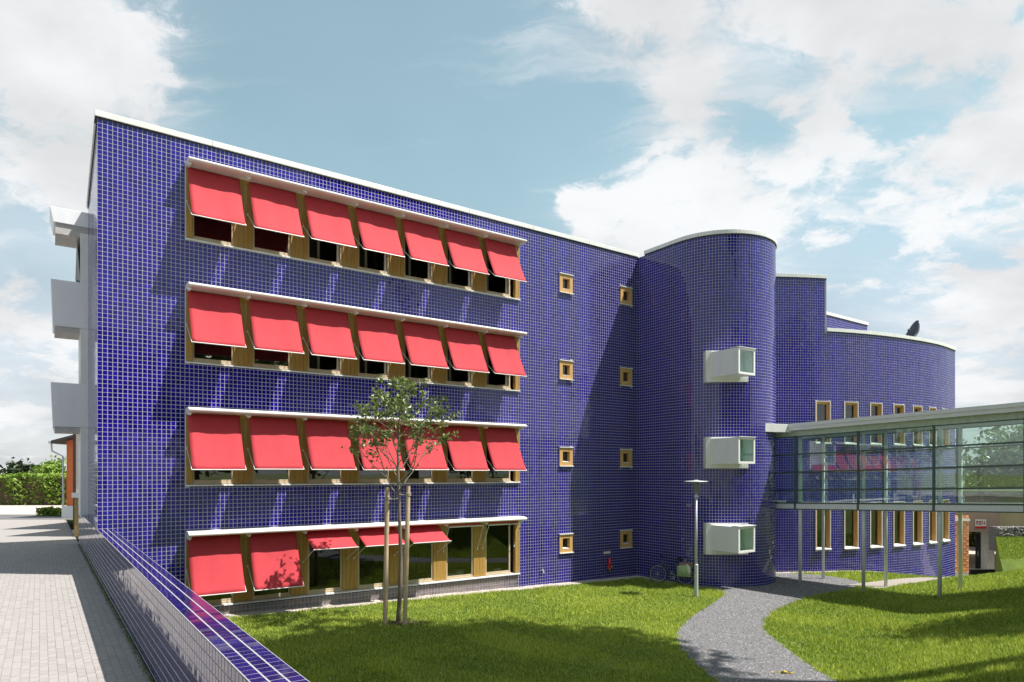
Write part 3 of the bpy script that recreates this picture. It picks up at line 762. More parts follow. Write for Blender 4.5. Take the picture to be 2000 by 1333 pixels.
    c8 = [FR(T0 - .6, -.16, z0_), FR(T1 + .6, -.16, z0_), FR(T1 + .6, -4.2, z0_), FR(T0 - .6, -4.2, z0_), FR(T0 - .6, -.16, z1_), FR(T1 + .6, -.16, z1_), FR(T1 + .6, -4.2, z1_), FR(T0 - .6, -4.2, z1_)]
    for f in ((0, 1, 2, 3), (7, 6, 5, 4), (1, 5, 6, 2), (2, 6, 7, 3), (3, 7, 4, 0)): mb.quad(*[c8[i] for i in f])
    mb.build('room', 'room', bld)
    mb = MB(); mb.box(FR, T0 + .1, T1 - .1, -.36, -.17, zs + .03, zs + .06); mb.build('inner_sill', 'room_floor', bld)

# ---------------- small square windows
for t, z in SMALL:
    a0, a1, z0_, z1_ = t, t + .66, z - .40, z + .34
    mb = MB()
    mb.box(FR, a0, a0 + .155, -.14, .035, z0_ + .03, z1_ - .02); mb.box(FR, a1 - .155, a1, -.14, .035, z0_ + .03, z1_ - .02)
    mb.box(FR, a0 + .155, a1 - .155, -.14, .033, z0_ + .03, z0_ + .17); mb.box(FR, a0 + .155, a1 - .155, -.14, .033, z1_ - .17, z1_ - .02)
    wn_ = mb.build('small_window', 'pale_timber', bld, bevel=.004)
    mb = MB(); mb.hexa([FR(a0 - .012, -.05, z0_), FR(a1 + .012, -.05, z0_), FR(a1 + .012, .085, z0_ - .008), FR(a0 - .012, .085, z0_ - .008), FR(a0 - .012, -.05, z0_ + .035), FR(a1 + .012, -.05, z0_ + .035), FR(a1 + .012, .085, z0_ + .022), FR(a0 - .012, .085, z0_ + .022)])
    mb.build('sill', 'white_metal', wn_)
    mb = MB(); mb.box(FR, a0 - .012, a1 + .012, -.05, .075, z1_ - .018, z1_ + .012); mb.build('hood', 'white_metal', wn_)
    mb = MB(); mb.hexa([FR(a0 + .156, -.13, z0_ + .171), FR(a1 - .156, -.13, z0_ + .171), FR(a1 - .156, .03, z0_ + .171), FR(a0 + .156, .03, z0_ + .171), FR(a0 + .156, -.13, z0_ + .215), FR(a1 - .156, -.13, z0_ + .215), FR(a1 - .156, .03, z0_ + .18), FR(a0 + .156, .03, z0_ + .18)])
    mb.build('inner_sill', 'white_metal', wn_)
    mb = MB(); mb.box(FR, a0 + .15, a1 - .15, -.13, -.12, z0_ + .16, z1_ - .16); mb.build('pane', 'pane_glass', wn_)
    mb = MB(); c8 = [FR(a0, -.15, z0_), FR(a1, -.15, z0_), FR(a1, -1, z0_), FR(a0, -1, z0_), FR(a0, -.15, z1_), FR(a1, -.15, z1_), FR(a1, -1, z1_), FR(a0, -1, z1_)]
    for f in ((0, 1, 2, 3), (7, 6, 5, 4), (1, 5, 6, 2), (2, 6, 7, 3), (3, 7, 4, 0)): mb.quad(*[c8[i] for i in f])
    mb.build('niche', 'room', wn_)

# ---------------- wing windows: tall, deep timber reveals
for (sa_, sb_, z0_, z1_) in wing_win:
    x0, y0, nx, ny = [float(v) for v in wpath((sa_ + sb_) / 2)]; tx, ty = -ny, nx; hw = (sb_ - sa_) / 2
    def WF(a, b, z): return (x0 + tx * a + nx * b, y0 + ty * a + ny * b, z)
    mb = MB(); mb.box(WF, -hw, -hw + .05, -.17, .022, z0_ + .03, z1_); mb.box(WF, hw - .05, hw, -.17, .022, z0_ + .03, z1_); mb.box(WF, -hw + .05, hw - .05, -.17, .020, z1_ - .05, z1_)
    mb.box(WF, -hw + .05, -hw + .10, -.17, -.075, z0_ + .06, z1_ - .05); mb.box(WF, hw - .10, hw - .05, -.17, -.075, z0_ + .06, z1_ - .05); mb.box(WF, -hw + .10, hw - .10, -.17, -.075, z1_ - .11, z1_ - .05)
    wo = mb.build('tall_window', 'pale_timber', bld, bevel=.003)  # paler timber puts the sun on the reveals into the colour
    mb = MB(); mb.box(WF, -hw - .012, -hw + .012, -.02, .034, z0_, z1_ + .02); mb.box(WF, hw - .012, hw + .012, -.02, .034, z0_, z1_ + .02); mb.box(WF, -hw + .012, hw - .012, -.02, .033, z1_, z1_ + .02)
    mb.build('trim', 'white_metal', wo)
    mb = MB(); mb.hexa([WF(-hw - .03, -.17, z0_), WF(hw + .03, -.17, z0_), WF(hw + .03, .09, z0_ - .02), WF(-hw - .03, .09, z0_ - .02), WF(-hw - .03, -.17, z0_ + .10), WF(hw + .03, -.17, z0_ + .10), WF(hw + .03, .09, z0_ + .025), WF(-hw - .03, .09, z0_ + .025)])
    mb.build('sill', 'white_metal', wo)
    mb = MB(); mb.box(WF, -hw + .09, hw - .09, -.145, -.135, z0_ + .08, z1_ - .10); mb.build('pane', 'pane_glass', wo)
    mb = MB(); c8 = [WF(a, b, z) for z in (z0_, z1_) for a, b in ((-hw, -.175), (hw, -.175), (hw + .5, -2.2), (-hw - .5, -2.2))]
    for f in ((0, 1, 2, 3), (7, 6, 5, 4), (1, 5, 6, 2), (2, 6, 7, 3), (3, 7, 4, 0)): mb.quad(*[c8[i] for i in f])
    mb.build('room', 'room', wo)

# ---------------- white box bays on the tower
for zt in (4.58, 1.31, -1.95):
    zb = zt - .95
    g0 = (7.46, 25.22)
    def BX(a, b, z): return (g0[0] + d1[0] * a + nf[0] * b, g0[1] + d1[1] * a + nf[1] * b, EYE + z)
    # backing plate, square to the view of the lawn
    pc = (8.15, 25.27)
    def PLt(a, b, z): return (pc[0] + a, pc[1] - b + .03 * a, EYE + z)
    mb = MB(); mb.box(PLt, -.83, .80, -.55, .10, zb - .17, zt + .06); bay = mb.build('box_bay', 'white_metal', bld, bevel=.006)
    mb = MB(); D = 1.28; W_ = .96
    mb.box(BX, 0, .03, -.1, D, zb, zt); mb.box(BX, W_ - .03, W_, -.4, D, zb, zt); mb.box(BX, .03, W_ - .03, -.3, D, zt - .03, zt); mb.box(BX, .03, W_ - .03, -.3, D, zb, zb + .03)
    mb.build('side_cheek', 'grey_panel', bay, bevel=.004)
    mb = MB(); e = .075
    mb.box(BX, -.012, e, D, D + .05, zb - .01, zt + .012); mb.box(BX, W_ - e, W_ + .012, D, D + .05, zb - .01, zt + .012)
    mb.box(BX, e, W_ - e, D, D + .05, zt - e, zt + .012); mb.box(BX, e, W_ - e, D, D + .05, zb - .01, zb + e)
    mb.box(BX, -.03, W_ + .03, D - .25, D + .09, zt + .013, zt + .035)
    mb.build('bay_frame', 'white_metal', bay, bevel=.004)
    mb = MB(); mb.box(BX, e - .01, W_ - e + .01, D + .012, D + .022, zb + e - .01, zt - e + .01); mb.build('pane', 'bridge_glass', bay)
    mb = MB(); mb.box(BX, .035, W_ - .035, D - .42, D - .38, zb + .035, zt - .035); mb.build('bay_back', 'bay_green', bay)

# ---------------- balconies at the end wall
Q0 = (C[0] + la[0] * (LL + .02), C[1] + la[1] * (LL + .02))
def BL(q, r, z): return (Q0[0] - d1[0] * q - nf[0] * r, Q0[1] - d1[1] * q - nf[1] * r, EYE + z)   # q out to the left, r backwards
mb = MB(); mb.box(BL, -.6, .22, .02, 1.7, -1.5, 8.2); mb.build('pier', 'render_grey', bld, bevel=.01)
for ztop_, zbot_, dark in ((8.92, 8.42, True), (6.50, 4.95, False), (3.05, 1.57, False)):
    t_ = .06
    mb = MB()
    if dark:
        mb.hexa([BL(.98, .0, zbot_), BL(-.4, .0, zbot_), BL(-.4, 1.6, zbot_), BL(.98, 1.6, zbot_), BL(1.08, -.0, ztop_), BL(-.4, -.0, ztop_), BL(-.4, 1.6, ztop_), BL(1.08, 1.6, ztop_)])
        o = mb.build('canopy', 'grey_panel', bld, bevel=.01)
        mb = MB(); mb.box(BL, -.4, .92, .06, 1.5, zbot_ - .36, zbot_ - .001); mb.build('soffit_box', 'concrete', o)
    else:
        mb.hexa([BL(.99, 0, zbot_), BL(-.4, 0, zbot_), BL(-.4, t_, zbot_), BL(.99, t_, zbot_), BL(1.05, 0, ztop_), BL(-.4, 0, ztop_), BL(-.4, t_, ztop_), BL(1.05, t_, ztop_)])
        mb.hexa([BL(.99, t_, zbot_), BL(.93, t_, zbot_), BL(.93, 1.6, zbot_), BL(.99, 1.6, zbot_), BL(1.05, t_, ztop_), BL(.99, t_, ztop_), BL(.99, 1.6, ztop_), BL(1.05, 1.6, ztop_)])
        o = mb.build('balcony', 'grey_panel', bld, bevel=.008)
        mb = MB(); mb.box(BL, -.4, .94, .05, 1.55, zbot_ - .16, zbot_ + .06); mb.build('balcony_floor', 'concrete', o)
mb = MB(); mb.hexa([BL(.26, .1, 6.6), BL(.22, .1, 6.6), BL(.22, 1.4, 6.6), BL(.26, 1.4, 6.6), BL(.36, .1, 6.6), BL(.32, .1, 8.0), BL(.22, 1.4, 8.05), BL(.26, 1.4, 8.05)])
mb.build('side_screen', 'concrete', bld)

# ================================================================== FOOTBRIDGE
fb = thing('footbridge', (13.0, 24.5, 0), 'glazed footbridge with white roof on thin grey columns leading to the tower', 'footbridge')
be = (.605, -.796); bw = (.796, .605); BA = (11.10, 26.10); SLP = .029
def BR(a, b, z): return (BA[0] + be[0] * a + bw[0] * b, BA[1] + be[1] * a + bw[1] * b, EYE + z + SLP * a)
def BRg(a, b): return (BA[0] + be[0] * a + bw[0] * b, BA[1] + be[1] * a + bw[1] * b)
NA = [-.87, 0, 2.42, 4.90, 7.40, 9.90, 12.40]; BWD = 2.05; ZR = [-1.15, -.66, .04, .74, 1.45]
mb = MB(); mb.box(BR, -.9, 13.2, .0, BWD, -1.40, -1.18); mb.build('floor', 'grey_panel', fb, bevel=.01)
mb = MB(); mb.box(BR, -.9, 13.2, -.012, -.0015, -1.19, -1.13); mb.box(BR, -.9, 13.2, -.012, -.0015, -1.42, -1.385); mb.build('floor_edge', 'green_frame', fb)
mb = MB(); mb.box(BR, -.6, 13.2, -.30, BWD + .30, 1.66, 1.86); mb.build('roof', 'grey_panel', fb, bevel=.008)
mb = MB(); mb.box(BR, -.6, 13.25, -.34, -.3015, 1.80, 1.93); mb.box(BR, -.6, 13.25, BWD + .3015, BWD + .34, 1.80, 1.93); mb.build('roof_edge', 'grey_panel', fb)
mb = MB(); mb.box(BR, -.88, 13.1, -.02, .06, 1.46, 1.655); mb.box(BR, -.88, 13.1, BWD - .06, BWD + .02, 1.46, 1.655); mb.build('top_beam', 'green_soffit', fb)
for b in (-.005, BWD - .035):
    for i, a in enumerate(NA):
        mb = MB(); mb.box(BR, a - .035, a + .035, b - .02, b + .06, -1.41, 1.47); mb.build('mullion', 'green_frame', fb)
    for z in ZR[1:]:
        mb = MB(); mb.box(BR, NA[0] + .036, 13.0, b + .002, b + .048, z - .028, z + .028); mb.build('rail', 'green_frame', fb)
    for i in range(len(NA) - 1):
        for q in range(4):
            mb = MB(); mb.box(BR, NA[i] + .036, NA[i + 1] - .036, b + .018, b + .028, ZR[q] + .02, ZR[q + 1] - .02); mb.build('pane', 'bridge_glass', fb)
for a in (.13, 2.55, 5.03, 7.53, 10.03):
    for b in (.14, BWD - .14):
        X_, Y_ = BRg(a, b); zg = float(ground_h(X_, Y_)) - .3
        mb = MB(); zt_ = EYE + 1.5 + SLP * a
        mb.tube([(X_, Y_, zg), (X_, Y_, zt_)], .062, 14); mb.build('column', 'column_paint', fb, smooth=True)
mb = MB(); mb.prism([(9.75, 25.62), (11.02, 26.06), (11.3, 27.2), (10.4, 28.6), (9.2, 27.0)], EYE + 1.60, EYE + 1.92); mb.build('landing_roof', 'white_metal', fb, bevel=.008)
mb = MB(); mb.prism([(9.95, 26.28), (10.56, 26.75), (11.3, 27.4), (10.4, 28.6), (9.4, 27.0)], EYE - 1.43, EYE - 1.13); mb.build('landing_floor', 'white_metal', fb, bevel=.008)

# ================================================================== SMALL THINGS ON AND BY THE BUILDING
def put_items():
    # things on the inner window sill of the ground floor
    zs = SILL[3] + .062
    for j, lab in ((5, 'stack of pale books behind the sixth ground-floor window'), (6, 'stack of books behind the rightmost ground-floor window')):
        t = 2.21 + BAY * j + .62
        b = thing('book_stack', FR(t, -.28, zs), lab, 'books', 'things on the classroom window sill')
        z = zs
        for q in range(6 if j == 5 else 4):
            h_ = random.uniform(.03, .055); o_ = random.uniform(-.03, .03)
            mb = MB(); mb.box(FR, t - .15 + o_, t + .15 + o_, -.35, -.20, z, z + h_); mb.build('book', 'paper', b); z += h_ + .001
    t = 2.21 + BAY * 5 + .28
    mb = MB(); mb.box(FR, t - .17, t + .15, -.35, -.19, zs, zs + .14); tag(mb.build('storage_box', 'paper', bevel=.006), 'pale storage box left of the books in the sixth ground-floor window', 'box', 'things on the classroom window sill')
    t = 2.21 + BAY * 2 + .72
    pl = thing('potted_plant', FR(t, -.27, zs), 'leafy green pot plant behind the third ground-floor window', 'plant')
    mb = MB(); mb.lathe(FR(t, -.27, zs), [(.06, 0), (.08, .12), (.085, .12), (.07, .11)], 12); mb.build('pot', 'terracotta', pl, attr=True)
    V = []; F = []
    for q in range(46):
        a = random.uniform(0, 6.28); rr = random.uniform(.03, .20); z = zs + .13 + random.uniform(0, .26); c = Vector(FR(t + rr * math.cos(a), -.27 + .4 * rr * math.sin(a), z))
        u = Vector((random.gauss(0, 1), random.gauss(0, 1), random.gauss(0, .5))).normalized() * .06; v = u.cross(Vector((0, 0, 1))).normalized() * .025
        i = len(V); V += [c - u, c + v, c + u, c - v]; F.append((i, i + 1, i + 2, i + 3))
    np_mesh('foliage', np.array(V), np.array(F), 'hedge_leaf', np.full(len(F), .6), pl)
put_items()
for j, lab in ((5, 'grey book shelf inside the sixth ground-floor window'), (3, 'grey book shelf inside the fourth ground-floor window')):
    t = 2.21 + BAY * j; zs = SILL[3]
    sh = thing('book_shelf', FR(t + .6, -2.6, zs - .6), lab, 'shelf', 'shelves in the ground-floor room')
    mb = MB()
    for q in range(5): mb.box(FR, t - .3, t + 1.7, -2.9, -2.6, zs - .55 + q * .5, zs - .52 + q * .5)
    for q in range(3): mb.box(FR, t - .33 + q, t - .30 + q, -2.9, -2.6, zs - .58, zs + 1.5)
    mb.build('boards', 'grey_panel', sh)
    mb = MB()
    for q in range(4):
        a = t - .25
        while a < t + 1.6:
            w_ = random.uniform(.04, .16); mb.box(FR, a, a + w_ * .9, -2.85, -2.65, zs - .515 + q * .5, zs - .515 + q * .5 + random.uniform(.22, .38)); a += w_ + (random.random() < .2) * .15
    mb.build('books', 'paper', sh)['kind'] = 'stuff'
# hydrant with its sign
hy = thing('wall_hydrant', FR(17.62, .03, -3.95), 'red wall hydrant low on the blue facade near the inner corner', 'hydrant')
mb = MB(); mb.lathe(FR(17.62, .10, -3.80), [(.05, 0), (.06, .02), (.055, .1), (.075, .12), (.075, .16), (.05, .18), (.055, .32), (.04, .36), (.015, .38)], 14); mb.build('body', 'red_paint', hy, smooth=True)
mb = MB(); mb.tube([FR(17.62, .0, -3.72), FR(17.62, .10, -3.72)], .04, 10); mb.tube([FR(17.58, .10, -3.72), FR(17.47, .18, -3.80), FR(17.45, .18, -3.86)], .042, 10); mb.build('outlet', 'red_paint', hy, smooth=True)
mb = MB(); mb.tube([FR(17.66, .10, -3.74), FR(17.78, .16, -3.86)], .036, 10); mb.tube([FR(17.62, .10, -3.80), FR(17.62, .10, -4.02)], .03, 10); mb.build('coupling', 'brass', hy, smooth=True)
sg = thing('hydrant_sign', FR(17.55, .012, -3.21), 'small white sign with red edge above the red hydrant', 'sign')
mb = MB(); mb.box(FR, 17.38, 17.74, .010, .02, -3.27, -3.15); mb.build('plate', 'white_metal', sg)
mb = MB(); mb.box(FR, 17.38, 17.74, .0205, .023, -3.166, -3.15); mb.box(FR, 17.38, 17.74, .0205, .023, -3.27, -3.254); mb.build('red_border', 'red_paint', sg)
tp = thing('garden_tap', FR(14.24, .02, -3.7), 'small chrome garden tap on the facade just right of the awning rows', 'tap')
mb = MB(); mb.tube([FR(14.24, 0, -3.66), FR(14.24, .10, -3.66), FR(14.24, .13, -3.74)], .022, 10); mb.build('spout', 'galvanised', tp)
mb = MB(); mb.box(FR, 14.20, 14.28, .05, .07, -3.63, -3.60); mb.build('handle', 'galvanised', tp)
# satellite dish on the wing roof
dz = EYE + 6.35; dc = (19.35, 32.05)
ds = thing('satellite_dish', (dc[0], dc[1], dz - .2), 'dark satellite dish seen edge-on on the curved wing roof', 'dish')
mb = MB(); n = 18; ringv = []
axis = Vector((-.92, .06, .38)).normalized(); ux = axis.cross(Vector((0, 0, 1))).normalized(); uy = ux.cross(axis)
cc = Vector((dc[0] + .16, dc[1], dz + .40))
for r_ in range(6):
    rad = .56 * r_ / 5; d = .26 * (r_ / 5) ** 2
    for j in range(n):
        a = 2 * math.pi * j / n; mb.v.append(tuple(cc + axis * d + (ux * math.cos(a) * .8 + uy * math.sin(a)) * rad))
for r_ in range(5):
    for j in range(n): mb.f.append((r_ * n + j, r_ * n + (j + 1) % n, (r_ + 1) * n + (j + 1) % n, (r_ + 1) * n + j)); mb.t.append(0)
o = mb.build('reflector', 'dish_metal', ds, smooth=True); sf = o.modifiers.new('s', 'SOLIDIFY'); sf.thickness = .02
mb = MB(); mb.tube([cc - uy * .55 + axis * .2, cc - uy * .30 + axis * .46, cc + axis * .42], .018, 8); mb.tube([cc + axis * .46, cc + axis * .34], .05, 8); mb.tube([cc + uy * .58 + axis * .2, cc + axis * .44], .012, 6); mb.build('feed_arm', 'dish_metal', ds)
mb = MB(); mb.tube([(dc[0], dc[1], dz - .3), (dc[0], dc[1], dz + .30), tuple(cc)], .035, 10); mb.build('mast', 'dish_metal', ds)

# street lamp
lx, ly = 6.38, 23.05; lz = float(ground_h(lx, ly))
lp_ = thing('street_lamp', (lx, ly, lz), 'grey lamp post with flat disc head at the edge of the lawn', 'street lamp')
mb = MB(); mb.tube([(lx, ly, lz - .2), (lx, ly, lz + 1.10), (lx, ly, lz + 1.13)], [.068, .068, .05], 18); mb.build('base_sleeve', 'galvanised', lp_, smooth=False)
mb = MB(); mb.tube([(lx, ly, lz + 1.12), (lx, ly, lz + 3.45)], [.042, .038], 16); mb.build('pole', 'galvanised', lp_, smooth=True)
mb = MB(); mb.lathe((lx, ly, lz), [(.04, 3.42), (.085, 3.44), (.085, 3.47), (.05, 3.50), (.05, 3.54)], 18); mb.build('collar', 'galvanised', lp_)
mb = MB(); mb.lathe((lx, ly, lz), [(.05, 3.54), (.07, 3.58), (.115, 3.92), (.105, 3.95)], 18); mb.build('lantern', 'lamp_glass', lp_, smooth=True)
mb = MB(); mb.lathe((lx, ly, lz), [(.10, 3.945), (.13, 3.96), (.39, 3.975), (.40, 3.985), (.39, 3.995), (.10, 4.02), (.04, 4.04)], 32); mb.build('disc', 'galvanised', lp_)

# ---------------- bicycle against the tower, pannier bag on its rear rack
fx, fy = 5.72, 26.12; rx_, ry_ = 6.72, 25.52
gz = float(ground_h(fx, fy)) + .012
Lb = math.hypot(rx_ - fx, ry_ - fy); bd = ((rx_ - fx) / Lb, (ry_ - fy) / Lb); bn = (bd[1], -bd[0])
def BK(a, z, s=0.0): lean = -.10 * z; return (fx + bd[0] * a + bn[0] * (s + lean), fy + bd[1] * a + bn[1] * (s + lean), gz + z)
bike = thing('bicycle', (fx, fy, gz), 'dark teal bicycle leaning against the blue tower behind the lamp post', 'bicycle')
WR = .34; WBs = 1.08
for ax in (0, WBs):
    ring = [BK(ax + WR * math.cos(a), WR + WR * math.sin(a)) for a in np.linspace(0, 2 * math.pi, 29)]
    mb = MB(); mb.tube(ring, .019, 6, cap=False); wh = mb.build('wheel', 'black_rubber', bike)
    mb = MB(); mb.tube([BK(ax + (WR - .025) * math.cos(a), WR + (WR - .025) * math.sin(a)) for a in np.linspace(0, 2 * math.pi, 29)], .010, 6, cap=False); mb.build('rim', 'galvanised', wh)
    mb = MB()
    for a in np.linspace(0, 2 * math.pi, 17)[:-1]: mb.tube([BK(ax, WR, .02), BK(ax + (WR - .03) * math.cos(a), WR + (WR - .03) * math.sin(a))], .0022, 3)
    mb.tube([BK(ax, WR, -.05), BK(ax, WR, .05)], .022, 8); mb.build('spokes', 'galvanised', wh)
mb = MB()
mb.tube([BK(.16, .86), BK(.20, .70)], .018, 8); mb.tube([BK(.19, .74), BK(.60, .30)], .018, 8); mb.tube([BK(.175, .80), BK(.66, .52)], .015, 8)
mb.tube([BK(.60, .30), BK(.74, .86)], .016, 8)
for s in (-.04, .04):
    mb.tube([BK(.60, .30, s), BK(WBs, WR, s)], .010, 6); mb.tube([BK(.71, .72, s * .5), BK(WBs, WR, s)], .009, 6); mb.tube([BK(.20, .68, s), BK(.06, .40, s), BK(0, WR, s)], .011, 6)
mb.build('frame', 'bike_paint', bike, smooth=True)
mb = MB(); mb.tube([BK(.17, .84), BK(.13, 1.04)], .013, 8); mb.tube([BK(.26, 1.06, -.28), BK(.12, 1.07, -.2), BK(.10, 1.04, 0), BK(.12, 1.07, .2), BK(.26, 1.06, .28)], .012, 8); mb.build('handlebar', 'black_rubber', bike)
mb = MB(); mb.tube([BK(.66, .95), BK(.74, .955), BK(.90, .965)], [.03, .05, .085], 10); mb.tube([BK(.735, .84), BK(.76, .93)], .013, 8); mb.build('saddle', 'black_rubber', bike)
mb = MB()
for s in (-.06, .06): mb.tube([BK(.78, .68, s), BK(1.36, .70, s)], .007, 6); mb.tube([BK(1.22, .70, s), BK(WBs, WR, s)], .006, 6)
for a in (.85, 1.0, 1.15, 1.34): mb.tube([BK(a, .69, -.06), BK(a, .69, .06)], .006, 6)
mb.build('rack', 'galvanised', bike)
mb = MB(); mb.tube([BK(.60, .30, .05), BK(.70, .17, .06), BK(.70, .17, .12)], .012, 6); mb.tube([BK(.60, .30, -.05), BK(.50, .43, -.06), BK(.50, .43, -.12)], .012, 6)
mb.tube([BK(.60 + .1 * math.cos(a), .30 + .1 * math.sin(a), .05) for a in np.linspace(0, 6.28, 20)], .008, 5); mb.build('crank', 'galvanised', bike)
bag = thing('pannier_bag', BK(1.08, .30, .12), 'pale green cloth pannier bag hanging on the rear rack of the bicycle', 'bag')
V = []; F = []
for i in range(7):
    for j in range(9):
        u, v = j / 8, i / 6
        bul = .13 * math.sin(math.pi * (.1 + .8 * u)) * (.45 + .55 * math.sin(math.pi * min(1, v + .12))) + .012 * math.sin(9 * u + 5 * v)
        V.append(BK(.82 + .50 * u + .04 * (v - .5) * (u - .5), .30 + .40 * (1 - v) + .03 * math.sin(3 * u), .07 + bul))
for i in range(6):
    for j in range(8): a = i * 9 + j; F.append((a, a + 9, a + 10, a + 1))
o = np_mesh('body', np.array(V), np.array(F), 'bag_cloth', parent=bag, smooth=True); sf = o.modifiers.new('s', 'SOLIDIFY'); sf.thickness = .07; sf.offset = 1
mb = MB(); mb.tube([BK(1.12, .72, .12), BK(1.16, .80, .16), BK(1.24, .74, .20), BK(1.28, .55, .22), BK(1.30, .42, .21)], [.012, .03, .035, .05, .02], 8); mb.build('flap', 'paper', bag, smooth=True)
bk_ = thing('wicker_basket', BK(1.08, .71, 0), 'small brown wicker basket on top of the bicycle rack', 'basket')
mb = MB()
for z in (.715, .75, .785, .82): mb.tube([BK(.88 - .2 * (z - .7), z, -.13), BK(1.32 + .2 * (z - .7), z, -.13), BK(1.32 + .2 * (z - .7), z, .13), BK(.88 - .2 * (z - .7), z, .13), BK(.88 - .2 * (z - .7), z, -.13)], .012, 5)
mb.build('weave', 'wicker', bk_)

# ================================================================== YOUNG TREE, STAKES
def leaf_faces(centers, size, up_bias=.6, squash=1.0):
    n = len(centers); nrm = rng.normal(0, 1, (n, 3)); nrm[:, 2] = np.abs(nrm[:, 2]) + up_bias; nrm /= np.linalg.norm(nrm, axis=1)[:, None]
    u = np.cross(nrm, rng.normal(0, 1, (n, 3))); u /= np.linalg.norm(u, axis=1)[:, None]; v = np.cross(nrm, u)
    s = (size * rng.uniform(.6, 1.3, n))[:, None]
    V = np.stack([centers - u * s, centers + v * s * .55 - nrm * s * .15, centers + u * s, centers - v * s * .55 - nrm * s * .15], 1).reshape(-1, 3)
    F = np.arange(n * 4).reshape(-1, 4)
    return V, F
tx0, ty0 = -3.10, 18.05; tz0 = float(ground_h(tx0, ty0))
tree = thing('young_tree', (tx0, ty0, tz0), 'slender young tree with sparse crown tied between two stakes on the lawn', 'tree')
mb = MB(); trunk = []; rr = []
for i in range(19):
    v = i / 18; z = 6.45 * v
    trunk.append(Vector((tx0 + .05 * math.sin(2.2 * v * 3) + .10 * v, ty0 + .05 * math.cos(4 * v), tz0 - .1 + z))); rr.append(.062 * (1 - v) ** .75 + .006)
rr[0] = .075
mb.tube(trunk, rr, 10)
leafpts = []
def twig(p, d, L, r, depth):
    pts = [p.copy()]; dd = d.copy(); nseg = max(4, int(L / .14)); rad = [r]
    for i in range(nseg):
        dd = (dd + Vector((random.gauss(0, .07), random.gauss(0, .07), .05 if depth == 0 else .02))).normalized()
        pts.append(pts[-1] + dd * (L / nseg)); rad.append(r * (1 - .8 * (i + 1) / nseg))
    mb.tube(pts, rad, 5, cap=False)
    start = .46 if depth == 0 else .30
    for i, q in enumerate(pts):
        f = i / nseg
        if f > start:
            for _ in range(3 if depth else 2):
                if random.random() < .74: leafpts.append(q + Vector((random.gauss(0, .055), random.gauss(0, .055), random.gauss(0, .045))))
            if depth < 2 and random.random() < (.52 if depth == 0 else .28):
                a = random.uniform(0, 6.28); side = Vector((math.cos(a), math.sin(a), random.uniform(-.05, .5)))
                twig(q, (dd * .5 + side * .75).normalized(), L * random.uniform(.22, .42), r * .45, depth + 1)
    for _ in range(9): leafpts.append(pts[-1] + Vector((random.gauss(0, .09), random.gauss(0, .09), random.gauss(0, .05))))
def trunk_at(h_):
    v = h_ / 6.45 * 18; i = min(17, int(v)); return trunk[i].lerp(trunk[i + 1], v - i)
az = .4
for i in range(24):
    hh = 3.50 + 2.55 * (i / 23) ** 1.1; az += 2.4 + random.uniform(-.3, .3)
    el = R(random.uniform(30, 52)); L_ = 2.2 * (1 - .60 * i / 23) * random.uniform(.8, 1.1)
    twig(trunk_at(hh), Vector((math.cos(az) * math.cos(el), math.sin(az) * math.cos(el), math.sin(el))), L_, .019 * (1 - .5 * i / 23), 0)
for _ in range(10): leafpts.append(trunk[-1] + Vector((random.gauss(0, .1), random.gauss(0, .1), random.gauss(0, .1))))
mb.build('trunk', 'bark', tree, smooth=True)
V, F = leaf_faces(np.array([list(p) for p in leafpts]), .062, .3)
np_mesh('crown', V, F, 'leaf', np.clip(rng.normal(.5, .28, len(F)), 0, 1), tree)
for i, ((x0, y0), (x1, y1), top, lab) in enumerate((((-3.40, 17.80), (-3.34, 17.85), 3.66, 'left round wooden stake beside the young tree'), ((-2.86, 17.72), (-2.78, 17.86), 3.70, 'right round wooden stake beside the young tree'))):
    z0 = float(ground_h(x0, y0))
    st = thing('tree_stake', (x0, y0, z0), lab, 'stake', 'stakes holding the young tree')
    mb = MB(); pts = [(x0 + (x1 - x0) * v, y0 + (y1 - y0) * v, z0 - .2 + (top + .2) * v) for v in np.linspace(0, 1, 9)]
    mb.tube(pts, [.062 + random.uniform(-.003, .003) for _ in range(7)] + [.06, .052], 12); mb.build('post', 'stake_wood', st, smooth=False)
    mb = MB(); c = Vector((x1, y1, z0 + top - .22 - .08 * (i == 0))); tt = trunk_at(3.35)
    d = Vector((tt.x - c.x, tt.y - c.y, .0))
    for q in (-.02, .02): mb.tube([c + Vector((0, q, 0)), c + d * .5 + Vector((0, q, -.02)), Vector((tt.x, tt.y + q, c.z))], .014, 6)
    for zz in (-.03, 0, .03): mb.tube([c + Vector((.068 * math.cos(a), .068 * math.sin(a), zz)) for a in np.linspace(0, 6.28, 14)], .012, 5)
    mb.build('tie', 'rope', st)
# bare soil ring with clods
V = []; F = []; t_ = []
for q in range(420):
    a = random.uniform(0, 6.28); rr_ = abs(random.gauss(0, .36)); x, y = tx0 + .05 + rr_ * 1.5 * math.cos(a), ty0 - .12 + rr_ * math.sin(a); z = float(ground_h(x, y)); s = random.uniform(.015, .05)
    i = len(V); b = random.uniform(0, 6)
    V += [(x + s * math.cos(b + k * 1.57), y + s * math.sin(b + k * 1.57), z) for k in range(4)] + [(x, y, z + s * .9)]
    F += [(i, i + 1, i + 4), (i + 1, i + 2, i + 4), (i + 2, i + 3, i + 4), (i + 3, i, i + 4)]
tag(np_mesh('bare_soil', np.array(V), np.array(F), 'soil'), 'clods of bare soil round the foot of the young tree', 'soil', kind='stuff')

